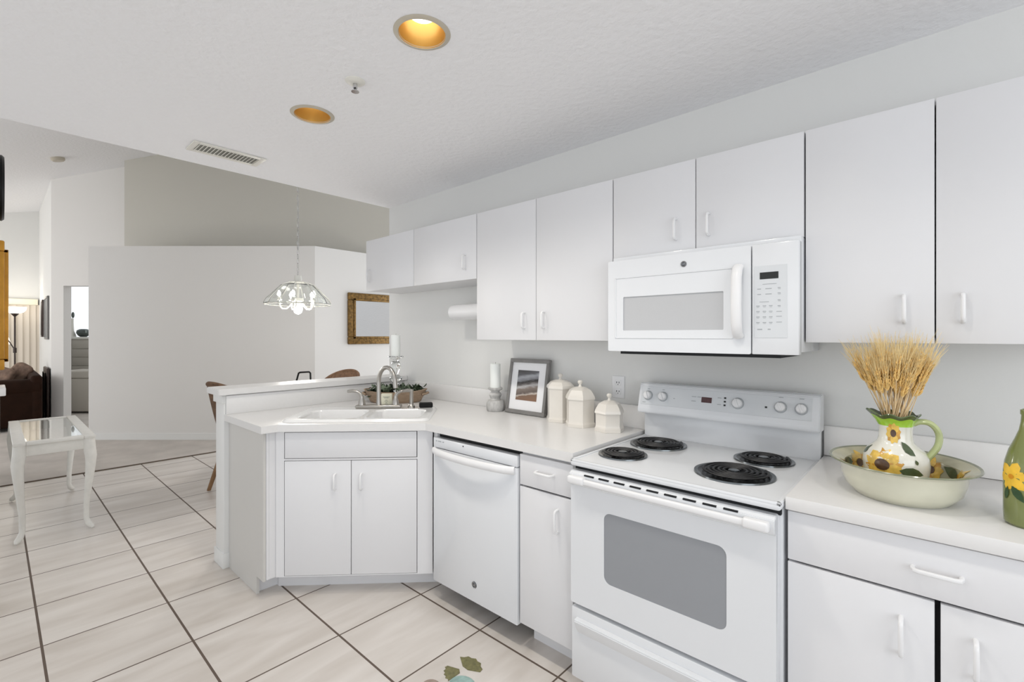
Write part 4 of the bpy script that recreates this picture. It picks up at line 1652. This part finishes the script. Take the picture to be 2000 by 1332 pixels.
t = thing('sprinkler_head', 'small fire sprinkler head on the ceiling between the two recessed lights', 'sprinkler', (-0.69, -1.2, CZ), 0, local=True)
mb = MB()
mb.lathe([(0, 0), (0.04, 0), (0.04, -0.003), (0.03, -0.010), (0.018, -0.012), (0, -0.012)], (0, 0, 0), 32, cap=False)
build('escutcheon', mb, M['offwhite'], t)
mb = MB()
mb.cyl((0, 0, -0.020), 0.009, 0.02, 'z', 16)
mb.tube([(-0.011, 0, -0.026), (-0.012, 0, -0.033), (0, 0, -0.042), (0.012, 0, -0.033), (0.011, 0, -0.026)], 0.0028, 8)
mb.cyl((0, 0, -0.044), 0.016, 0.0025, 'z', 16)
build('nozzle', mb, M['chrome'], t)
mb = MB()
mb.cyl((0, 0, -0.034), 0.003, 0.016, 'z', 10)
build('glass_fuse', mb, M['black'], t)

t = thing('ceiling_vent', 'white louvered air vent on the kitchen ceiling edge', 'vent', (-1.955, -1.295, CZ), 0, local=True)
mb = MB()
hx, hy = 0.085, 0.185
for q in ((-hx, hx, -hy, -hy + 0.03), (-hx, hx, hy - 0.03, hy), (-hx, -hx + 0.03, -hy + 0.03, hy - 0.03), (hx - 0.03, hx, -hy + 0.03, hy - 0.03)):
    mb.box(q[0], q[1], q[2], q[3], -0.008, -0.0005, 0.002)
build('frame', mb, M['offwhite'], t)
mb = MB()
mb.box(-hx + 0.028, hx - 0.028, -hy + 0.028, hy - 0.028, -0.0025, -0.0006)
build('duct_backing', mb, M['greydark'], t)
for k in range(17):
    y = -hy + 0.036 + k * (2 * hy - 0.072) / 16
    mb = MB()
    mb.box(-hx + 0.03, hx - 0.03, -0.006, 0.006, -0.0009, 0.0009, mtx=Matrix.Translation((0, y, -0.0065)) @ Matrix.Rotation(0.7, 4, 'X'))
    build('louver', mb, M['offwhite'], t)

sm = ray(112, 308, 6.4)
mb = MB()
mb.lathe([(0, 0.0), (0.075, 0.0), (0.075, -0.03), (0.06, -0.045), (0, -0.045)], (0, 0, 0), 28, cap=False)
o = build('smoke_detector', mb, M['beigeplastic'])
o.location = (sm.x, sm.y, vault(sm.y) + 0.002)
o.rotation_euler = (math.atan(0.26), 0, 0)
tag(o, 'small beige smoke detector on the sloped ceiling', 'smoke detector')

# ------------------------------------------------------------------ pendant over the dining table
PD = 4.5
pc = ray(582, 600, PD)
pz = 1.39 + (V0 - 597) * PD / F_PX
t = thing('chandelier', 'clear glass chandelier hanging on a chain over the dining table', 'chandelier', (pc.x, pc.y, pz), 0.2, local=True)
mb = MB()
seg = 8
shade = [(0.075, 0.222), (0.15, 0.195), (0.235, 0.105), (0.275, 0.066), (0.30, 0.02), (0.294, 0.004), (0.288, 0.018), (0.266, 0.062), (0.228, 0.101), (0.146, 0.188), (0.073, 0.215)]
mb.lathe(shade, (0, 0, 0), 16, cap=False)
build('glass_shade', mb, M['glass'], t, angle=10)
for k in range(8):
    a_ = 2 * PI * k / 8
    mb = MB()
    mb.tube([(r * math.cos(a_), r * math.sin(a_), z + 0.004) for r, z in shade[:6]], 0.0035, 6)
    build('shade_rib', mb, M['offwhite'], t)
mb = MB()
mb.tube([(0.296 * math.cos(2 * PI * k / 16), 0.296 * math.sin(2 * PI * k / 16), 0.012) for k in range(16)], 0.004, 6, closed=True)
build('shade_rim', mb, M['offwhite'], t)
mb = MB()
mb.lathe([(0.0, 0.29), (0.03, 0.288), (0.036, 0.25), (0.03, 0.235), (0.08, 0.224), (0.075, 0.215), (0.012, 0.215), (0.010, 0.07), (0.05, 0.06), (0.052, 0.03), (0.03, 0.02), (0, 0.02)], (0, 0, 0), 24, cap=False)
build('stem', mb, M['offwhite'], t)
for k in range(5):
    a_ = 2 * PI * k / 5 + 0.4
    c_, s_ = math.cos(a_), math.sin(a_)
    mb = MB()
    mb.tube([(q * c_, q * s_, z) for q, z in ((0.045, 0.04), (0.07, 0.0), (0.10, -0.028), (0.135, -0.03), (0.158, -0.005), (0.16, 0.035))], 0.007, 8)
    mb.lathe([(0.0, 0.035), (0.022, 0.036), (0.026, 0.044), (0.013, 0.05), (0.013, 0.075), (0, 0.076)], (0.16 * c_, 0.16 * s_, 0), 16, cap=False)
    ar = build('arm', mb, M['offwhite'], t)
    mb = MB()
    mb.lathe([(0.008, 0.076), (0.017, 0.092), (0.015, 0.112), (0.004, 0.136), (0, 0.138)], (0.16 * c_, 0.16 * s_, 0), 16, cap=False)
    build('candle_bulb', mb, M['bulb'], ar)
mb = MB()
mb.lathe([(0, 0.024), (0.022, 0.02), (0.036, -0.005), (0.042, -0.035), (0.032, -0.066), (0.012, -0.08), (0, -0.082)], (0, 0, 0), 20, cap=False)
build('centre_bulb', mb, M['bulb'], t)
mb = MB()
zt_c = vault(pc.y) - pz
z = 0.30
k = 0
while z < zt_c - 0.03:
    m_ = Matrix.Translation((0, 0, z)) @ Matrix.Rotation(PI / 2 * (k % 2), 4, 'Z')
    mb.tube([m_ @ Vector((0.010 * math.cos(2 * PI * j / 10), 0, 0.024 * math.sin(2 * PI * j / 10))) for j in range(10)], 0.0018, 5, closed=True)
    z += 0.043
    k += 1
mb.tube([(0.006 * math.sin(zz * 9), 0.006 * math.cos(zz * 9), zz) for zz in [0.28 + 0.05 * i for i in range(int((zt_c - 0.3) / 0.05))]], 0.0012, 5)
build('chain', mb, M['chrome'], t)
mb = MB()
mb.lathe([(0, 0.0), (0.06, 0.0), (0.055, -0.02), (0.02, -0.035), (0, -0.035)], (0, 0, zt_c - 0.002), 24, cap=False)
build('ceiling_canopy', mb, M['chrome'], t)
point('chandelier_light', (pc.x, pc.y, pz - 0.13), 24, (1.0, 0.96, 0.9), 0.12)


# ------------------------------------------------------------------ mirror on the dining wall
def framed(name, label, cat, loc, rz, W, H, fw, dep, fm, inner_mat, inner_name, local_frame=None):
    """picture or mirror: local x right, local z up, faces local -y; origin at the lower centre on the wall"""
    t = thing(name, label, cat, loc, rz, local=True)
    mb = MB()
    for q in ((-W / 2, W / 2, 0, fw), (-W / 2, W / 2, H - fw, H), (-W / 2, -W / 2 + fw, fw, H - fw), (W / 2 - fw, W / 2, fw, H - fw)):
        mb.box(q[0], q[1], -dep, -0.001, q[2], q[3], min(0.012, dep * 0.3), 2)
    if fw > 0.05:
        k = fw * 0.25
        for q in ((-W / 2 + fw - k, W / 2 - fw + k, fw - k, fw + 0.006), (-W / 2 + fw - k, W / 2 - fw + k, H - fw - 0.006, H - fw + k), (-W / 2 + fw - k, -W / 2 + fw + 0.006, fw - k, H - fw + k), (W / 2 - fw - 0.006, W / 2 - fw + k, fw - k, H - fw + k)):
            mb.box(q[0], q[1], -dep * 1.25, -dep * 0.5, q[2], q[3], 0.005, 2)
    build('frame', mb, fm, t)
    mb = MB()
    mb.box(-W / 2 + fw * 0.6, W / 2 - fw * 0.6, -dep * 0.6, -0.004, fw * 0.6, H - fw * 0.6)
    build(inner_name, mb, inner_mat, t)
    return t


framed('wall_mirror', 'gold framed mirror on the dining wall past the kitchen wall corner', 'mirror', (b.x, 1.57, 1.268), PI / 2, 0.87, 0.73, 0.105, 0.04, M['goldframe'], M['mirror'], 'mirror_glass')

# gold frame and dark clock seen edge on at the far left
framed('gilded_frame', 'tall gilded frame seen edge-on at the left picture border', 'frame', (-5.02, -2.235, 1.10), PI, 0.62, 1.09, 0.09, 0.094, M['goldpale'], M['mirror'], 'frame_panel')
t = thing('wall_clock', 'round black-rimmed wall clock seen edge-on at the upper left border', 'clock', (-5.02, -2.235, 2.69), PI, local=True)
mb = MB()
mt = Matrix.Rotation(PI / 2, 4, 'X')
q = MB()
q.lathe([(0, 0), (0.27, 0.0), (0.285, 0.02), (0.285, 0.08), (0.27, 0.095), (0.245, 0.08), (0.24, 0.03)], (0, 0, 0), 40, cap=False)
bmesh.ops.transform(q.bm, matrix=mt, verts=q.bm.verts)
build('case', q, M['blackmetal'], t)
q = MB()
q.cyl((0, 0, 0.028), 0.242, 0.01, 'z', 40)
bmesh.ops.transform(q.bm, matrix=mt, verts=q.bm.verts)
build('dial', q, M['cream'], t)

# ------------------------------------------------------------------ side table with glass top
t = thing('glass_top_table', 'white cabriole leg table with glass top standing at the left', 'table', (-4.03, -1.915, 0), 0, local=True)
TL, TW, TH = 0.62, 0.206, 0.675     # half length in x, half width in y
mb = MB()
rw = 0.062
for q in ((-TL, TL, -TW, -TW + rw), (-TL, TL, TW - rw, TW), (-TL, -TL + rw, -TW + rw, TW - rw), (TL - rw, TL, -TW + rw, TW - rw)):
    mb.box(q[0], q[1], q[2], q[3], TH - 0.022, TH, 0.004)
build('top_frame', mb, M['paintwood'], t)
mb = MB()
mb.box(-TL + rw - 0.006, TL - rw + 0.006, -TW + rw - 0.006, TW - rw + 0.006, TH - 0.012, TH - 0.005)
build('glass_top', mb, M['tintglass'], t)
mb = MB()
for q in ((-TL + 0.04, TL - 0.04, -TW + 0.016, -TW + 0.034), (-TL + 0.04, TL - 0.04, TW - 0.034, TW - 0.016), (-TL + 0.016, -TL + 0.034, -TW + 0.04, TW - 0.04), (TL - 0.034, TL - 0.016, -TW + 0.04, TW - 0.04)):
    mb.box(q[0], q[1], q[2], q[3], TH - 0.095, TH - 0.022, 0.003)
build('apron', mb, M['paintwood'], t)
for sx in (-1, 1):
    for sy in (-1, 1):
        mb = MB()
        bx_, by_ = sx * (TL - 0.035), sy * (TW - 0.035)
        path = [(0, 0, TH - 0.022, 0.036), (0.004, 0.004, TH - 0.09, 0.036), (0.014, 0.012, TH - 0.15, 0.034), (0.012, 0.010, TH - 0.22, 0.029), (0.0, 0.0, TH - 0.36, 0.022), (-0.012, -0.010, TH - 0.50, 0.017), (-0.012, -0.010, 0.07, 0.016), (0.0, 0.0, 0.038, 0.019), (0.022, 0.014, 0.022, 0.018), (0.038, 0.022, 0.010, 0.008)]
        mb.tube([(bx_ + sx * p[0], by_ + sy * p[1], p[2]) for p in path], 0.02, 12, radii=[p[3] * 0.98 for p in path])
        build('leg', mb, M['paintwood'], t)

# ------------------------------------------------------------------ painted motif on the floor
t = thing('floor_decal', 'painted olive and teal motif on the floor tile at the bottom edge', 'decal', (-0.33, -0.92, 0.0), 0, local=True)


def flatpoly(pts, mt_, name, m, lab=None):
    mb = MB()
    mb.prism(pts, 0.0005, 0.002, 0)
    build(name, mb, m, t, lab)


def fan(cx, cy, r, a0, a1, n=9, inn=0.25):
    pts = [(cx + r * inn * math.cos(a1), cy + r * inn * math.sin(a1)), (cx + r * inn * math.cos(a0), cy + r * inn * math.sin(a0))]
    for k in range(n + 1):
        a_ = a0 + (a1 - a0) * k / n
        rr = r * (1 + (0.05 if k % 2 else -0.04))
        pts.append((cx + rr * math.cos(a_), cy + rr * math.sin(a_)))
    return pts


flatpoly(fan(-0.025, 0.02, 0.078, 3.5, 4.7), None, 'olive_fin', M['decolive'])
flatpoly(fan(-0.03, 0.025, 0.075, 0.5, 2.6), None, 'olive_fin', M['decolive'])
flatpoly([(0.035 + 0.06 * math.cos(2 * PI * k / 24), -0.04 + 0.05 * math.sin(2 * PI * k / 24)) for k in range(24)], None, 'teal_shell', M['decteal'])
flatpoly([(-0.055 + 0.04 * math.cos(2 * PI * k / 20), -0.125 + 0.035 * math.sin(2 * PI * k / 20)) for k in range(20)], None, 'mauve_shell', M['decbrown'])


# ------------------------------------------------------------------ dining set behind the bar
def chair(label, x, y, rz):
    t = thing('dining_chair', label, 'chair', (x, y, 0), rz, 'woven dining chairs', local=True)
    mb = MB()
    mb.lathe([(0, 0.43), (0.17, 0.43), (0.20, 0.44), (0.20, 0.465), (0.17, 0.48), (0, 0.475)], (0, 0, 0), 32, cap=False)
    build('seat', mb, M['rattan'], t)
    mb = MB()
    bm = mb.bm
    rows = []
    nz_, na = 8, 28
    for side in (0, 1):
        grid = []
        for i in range(na + 1):
            s = i / na
            a_ = PI / 2 - 1.75 + 3.5 * s
            zt = 0.62 + 0.36 * math.sin(PI * s) ** 0.6
            col = []
            for j in range(nz_ + 1):
                z = 0.46 + (zt - 0.46) * j / nz_
                r = 0.165 + 0.125 * ((z - 0.46) / 0.5) ** 0.7 - side * 0.02
                col.append(bm.verts.new((r * math.cos(a_), r * math.sin(a_), z)))
            grid.append(col)
        rows.append(grid)
        for i in range(na):
            for j in range(nz_):
                bm.faces.new((grid[i][j], grid[i + 1][j], grid[i + 1][j + 1], grid[i][j + 1]))
    bmesh.ops.recalc_face_normals(bm, faces=bm.faces)
    bk = build('woven_back', mb, M['rattan'], t)
    mb = MB()
    pts = []
    for i in range(na + 1):
        s = i / na
        a_ = PI / 2 - 1.75 + 3.5 * s
        zt = 0.62 + 0.36 * math.sin(PI * s) ** 0.6
        r = 0.155 + 0.125 * ((zt - 0.46) / 0.5) ** 0.7
        pts.append((r * math.cos(a_), r * math.sin(a_), zt))
    mb.tube(pts, 0.016, 8)
    build('top_rail', mb, M['rattan'], t)
    for k in range(4):
        a_ = PI / 4 + k * PI / 2
        mb = MB()
        mb.tube([(0.15 * math.cos(a_), 0.15 * math.sin(a_), 0.44), (0.29 * math.cos(a_), 0.29 * math.sin(a_), 0.0)], 0.018, 10, radii=[0.023, 0.016])
        build('leg', mb, M['legwood'], t)


chair('brown woven chair peeking out past the left end of the bar', -3.58, -0.67, 3.32)
chair('brown woven chair whose top edge shows over the bar near the mirror', -3.95, 0.37, 0.35)
t = thing('dining_table', 'round wooden dining table under the glass chandelier', 'table', (-3.72, -0.27, 0), 0, local=True)
mb = MB()
mb.lathe([(0, 0.715), (0.36, 0.715), (0.38, 0.725), (0.38, 0.745), (0.37, 0.75), (0, 0.75)], (0, 0, 0), 48, cap=False)
build('tabletop', mb, M['tablewood'], t)
mb = MB()
mb.lathe([(0.22, 0.0), (0.22, 0.03), (0.07, 0.08), (0.05, 0.2), (0.06, 0.5), (0.12, 0.715)], (0, 0, 0), 28)
build('pedestal', mb, M['tablewood'], t)
lp = ray(593, 700, 4.72)
t = thing('lantern', 'black metal lantern on the dining table, its handle showing over the bar', 'lantern', (lp.x, lp.y, 0.7505), YAW, local=True)
mb = MB()
mb.box(-0.075, 0.075, -0.075, 0.075, 0, 0.015, 0.003)
for sx in (-1, 1):
    for sy in (-1, 1):
        mb.box(sx * 0.07 - 0.006, sx * 0.07 + 0.006, sy * 0.07 - 0.006, sy * 0.07 + 0.006, 0.01, 0.15)
mb.box(-0.078, 0.078, -0.078, 0.078, 0.145, 0.16, 0.003)
build('cage', mb, M['blackmetal'], t)
mb = MB()
mb.tube([(-0.078, 0, 0.155), (-0.066, 0, 0.205), (-0.05, 0, 0.262), (-0.035, 0, 0.27), (0.055, 0, 0.275), (0.068, 0, 0.262), (0.072, 0, 0.155)], 0.009, 8)
build('handle', mb, M['blackmetal'], t)

# ------------------------------------------------------------------ living room
YN = pA[1]
t = thing('sofa', 'dark brown leather sofa with rolled arm at the left', 'sofa', (-9.7, YN - 0.55, 0.004), 0, local=True)
sx0, sx1 = -0.95, 0.93     # length along x; near arm at sx1
mb = MB()
mb.box(sx0, sx1 - 0.02, -0.42, 0.36, 0.06, 0.42, 0.03, 3)
build('base', mb, M['sofa'], t)
mb = MB()
mb.box(sx0, sx1, 0.31, 0.44, 0.1, 0.80, 0.05, 4)
build('backrest', mb, M['sofa'], t)
for xx in (sx0 + 0.11, sx1 - 0.11):
    mb = MB()
    mb.box(xx - 0.10, xx + 0.10, -0.44, 0.42, 0.05, 0.60, 0.03, 3)
    mb.cyl((xx, -0.01, 0.62), 0.125, 0.88, 'y', 32, bev=0.02)
    build('rolled_arm', mb, M['sofa'], t)
for k in range(2):
    mb = MB()
    mb.cushion((sx0 + 0.55 + k * 0.74, -0.12, 0.50), 0.72, 0.6, 0.18)
    build('seat_cushion', mb, M['sofa'], t)
for k in range(4):
    mb = MB()
    mb.box(-0.03, 0.03, -0.03, 0.03, 0, 0.06, 0.004, mtx=Matrix.Translation(((sx0 + 0.1, sx1 - 0.1)[k % 2], (-0.36, 0.34)[k // 2], 0.0)))
    build('foot', mb, M['darkwood'], t)
for i, (u_, v_, d_) in enumerate(((38, 729, 7.5), (4, 738, 7.3))):
    mb = MB()
    mb.cushion((0, 0, 0), 0.29, 0.11, 0.33, p=0.6)
    o = build('throw_pillow', mb, M['pillow'])
    o.location = ray(u_, v_, d_)
    o.rotation_euler = (-0.35, (0.5, 0.3)[i], YAW)
    tag(o, ('patterned brown throw pillow standing at the sofa end, right of the other pillow', 'patterned brown throw pillow on the sofa, nearest the picture border')[i], 'pillow', 'throw pillows on the sofa')

t = thing('folded_table', 'dark brown folded table leaning on the wall behind the sofa end', 'table', (-9.45, YN - 0.05, 0.004), 0, local=True)
mb = MB()
mb.box(-0.40, 0.30, 0.0, 0.035, 0.0, 0.88, 0.012)
build('panel', mb, M['darkwood'], t)
mb = MB()
mb.tube([(-0.28, -0.009, 0.02), (-0.28, -0.009, 0.8), (0.25, -0.009, 0.8), (0.25, -0.009, 0.02)], 0.008, 8)
build('folding_leg', mb, M['blackmetal'], t)

# torchiere with reading arm
lq = ray(29, 700, 8.5)
t = thing('floor_lamp', 'torchiere floor lamp with glowing bowl shade behind the sofa', 'lamp', (lq.x, lq.y, 0.004), YAW, local=True)
mb = MB()
mb.lathe([(0, 0), (0.13, 0), (0.13, 0.015), (0.03, 0.03), (0, 0.03)], (0, 0, 0), 32, cap=False)
build('base', mb, M['darkwood'], t)
mb = MB()
mb.cyl((0, 0, 0.89), 0.0125, 1.74, 'z', 14)
mb.lathe([(0.012, 1.73), (0.03, 1.75), (0.06, 1.79), (0.0, 1.79)], (0, 0, 0), 20, cap=False)
build('pole', mb, M['darkwood'], t)
mb = MB()
mb.lathe([(0.0, 1.785), (0.06, 1.788), (0.11, 1.81), (0.142, 1.85), (0.155, 1.905), (0.15, 1.905), (0.135, 1.85), (0.11, 1.815), (0, 1.80)], (0, 0, 0), 36, cap=False)
build('bowl_shade', mb, M['lampglass'], t)
mb = MB()
mb.tube([(0, 0, 1.13), (-0.05, 0, 1.20), (-0.11, 0, 1.29), (-0.15, 0, 1.34)], 0.009, 8)
mb.cyl((0, 0, 1.12), 0.024, 0.09, 'z', 14)
build('reading_arm', mb, M['darkwood'], t)
mb = MB()
mb.lathe([(0, 1.36), (0.03, 1.35), (0.045, 1.28), (0.045, 1.23), (0, 1.24)], (-0.15, 0, 0), 20, cap=False)
build('reading_shade', mb, M['lampglass'], t)
point('torchiere_light', (lq.x, lq.y, 2.02), 5, (1.0, 0.93, 0.82), 0.08)

# vertical blinds
t = thing('vertical_blinds', 'closed beige vertical blinds with cream valance behind the lamp', 'blinds', (XL + 0.06, -3.3, 0), 0, local=True)
mb = MB()
mb.box(-0.05, 0.07, -1.72, 1.68, 1.98, 2.09, 0.004)
build('valance', mb, M['valance'], t)
ns = 39
for k in range(ns):
    y = -1.68 + (k + 0.5) * 3.42 / ns
    mb = MB()
    mb.box(-0.0015, 0.0015, -0.046, 0.046, 0.03, 1.985, mtx=Matrix.Translation((0.0, y, 0)) @ Matrix.Rotation(-0.28, 4, 'Z'))
    build('slat', mb, M['blind'], t)

# pictures on the narrow living room wall
for u0_, u1_, v0_, v1_, m_, lab in ((80.3, 82.6, 585, 658, M['darkwood'], 'thin brown framed picture on the living room wall, farther one'), (87.0, 93.0, 577, 663, M['greyart'], 'grey canvas picture on the living room wall, nearer one')):
    s_, c_ = math.sin(YAW), math.cos(YAW)

    def hit(u, v):
        tt = (u - 1000) / F_PX
        d = (YN - 0.02 - CAM.y) / (c_ + tt * s_)
        return CAM.x + d * (-s_ + tt * c_), CAM.z - (v - V0) * d / F_PX
    xa, _ = hit(u0_, 600)
    xb, za = hit(u1_, v1_)
    _, zb = hit(u1_, v0_)
    framed('wall_picture', lab, 'picture', ((xa + xb) / 2, YN - 0.001, za), 0, abs(xb - xa), zb - za, 0.03, 0.025, M['darkwood'] if m_ is not M['greyart'] else M['greyframe'], m_, 'canvas')


# ------------------------------------------------------------------ bedroom seen through the doorway
def fr(u, d, z=0.004):
    p = ray(u, V0, d)
    return Vector((p.x, p.y, z))


dc = fr(166, 9.35)
t = thing('dresser', 'greige dresser with drawers seen through the doorway', 'dresser', dc, YAW, local=True)
mb = MB()
mb.box(-0.30, 0.5, -0.22, 0.24, 0.03, 1.32, 0.004)
build('body', mb, M['dresser'], t)
mb = MB()
mb.box(-0.32, 0.52, -0.24, 0.25, 1.32, 1.36, 0.005)
build('top', mb, M['offwhite'], t)
mb = MB()
mb.box(-0.295, -0.055, -0.236, -0.222, 0.05, 1.30, 0.003)
d_ = build('door', mb, M['dresser'], t)
mb = MB()
mb.tube([(-0.27, -0.236, 1.235), (-0.265, -0.262, 1.235), (-0.14, -0.262, 1.24), (-0.135, -0.236, 1.24)], 0.012, 8)
build('handle', mb, M['blackmetal'], d_)
for k in range(6):
    z = 1.29 - k * 0.165
    mb = MB()
    mb.box(-0.045, 0.49, -0.236, -0.222, z - 0.155, z, 0.003)
    build('drawer', mb, M['dresser'], t)
mb = MB()
p_ = fr(163, 9.3, 1.3655)
mb.lathe([(0, 0), (0.05, 0), (0.085, 0.03), (0.11, 0.08), (0.10, 0.13), (0.06, 0.155), (0.055, 0.15), (0.09, 0.12), (0.1, 0.08), (0, 0.02)], (0, 0, 0), 28, cap=False)
o = build('silver_bowl', mb, M['silver'])
o.location = p_
tag(o, 'dark silver bowl on the dresser top', 'bowl')
t = thing('figurine', 'slim pale figurine with dark top standing left on the dresser', 'figurine', fr(141.5, 9.25, 1.3655), YAW, local=True)
mb = MB()
mb.lathe([(0, 0), (0.06, 0), (0.05, 0.05), (0.025, 0.12), (0.018, 0.3), (0.02, 0.36), (0, 0.37)], (0, 0, 0), 20, cap=False)
build('stem', mb, M['offwhite'], t)
mb = MB()
mb.sphere((0.01, 0, 0.43), 0.03, 0.8, 0.8, 2.0)
build('head', mb, M['silver'], t)
t = thing('storage_ottoman', 'beige boxy ottoman in front of the dresser beyond the doorway', 'ottoman', fr(166, 8.62), YAW, local=True)
mb = MB()
mb.box(-0.27, 0.42, -0.26, 0.26, 0.03, 0.62, 0.02, 3)
build('base', mb, M['ottoman'], t)
mb = MB()
mb.box(-0.275, 0.425, -0.265, 0.265, 0.622, 0.76, 0.03, 3)
build('lid', mb, M['ottoman'], t)
mb = MB()
for sx in (-0.2, 0.35):
    for sy in (-0.2, 0.2):
        mb.box(sx - 0.025, sx + 0.025, sy - 0.025, sy + 0.025, 0, 0.03)
build('foot', mb, M['darkwood'], t)

# half wall end at the extreme left
t = thing('half_wall_ledge', 'white ledge end of a low half wall at the left picture border', 'ledge', (-2.45, -2.9, 0), 0, local=True)
mb = MB()
mb.box(-0.1, 0.1, -0.7, 0.715, 0, 1.09, 0.004)
build('panel', mb, M['wall'], t)
mb = MB()
mb.box(-0.13, 0.13, -0.72, 0.735, 1.091, 1.13, 0.004)
build('cap', mb, M['top'], t)
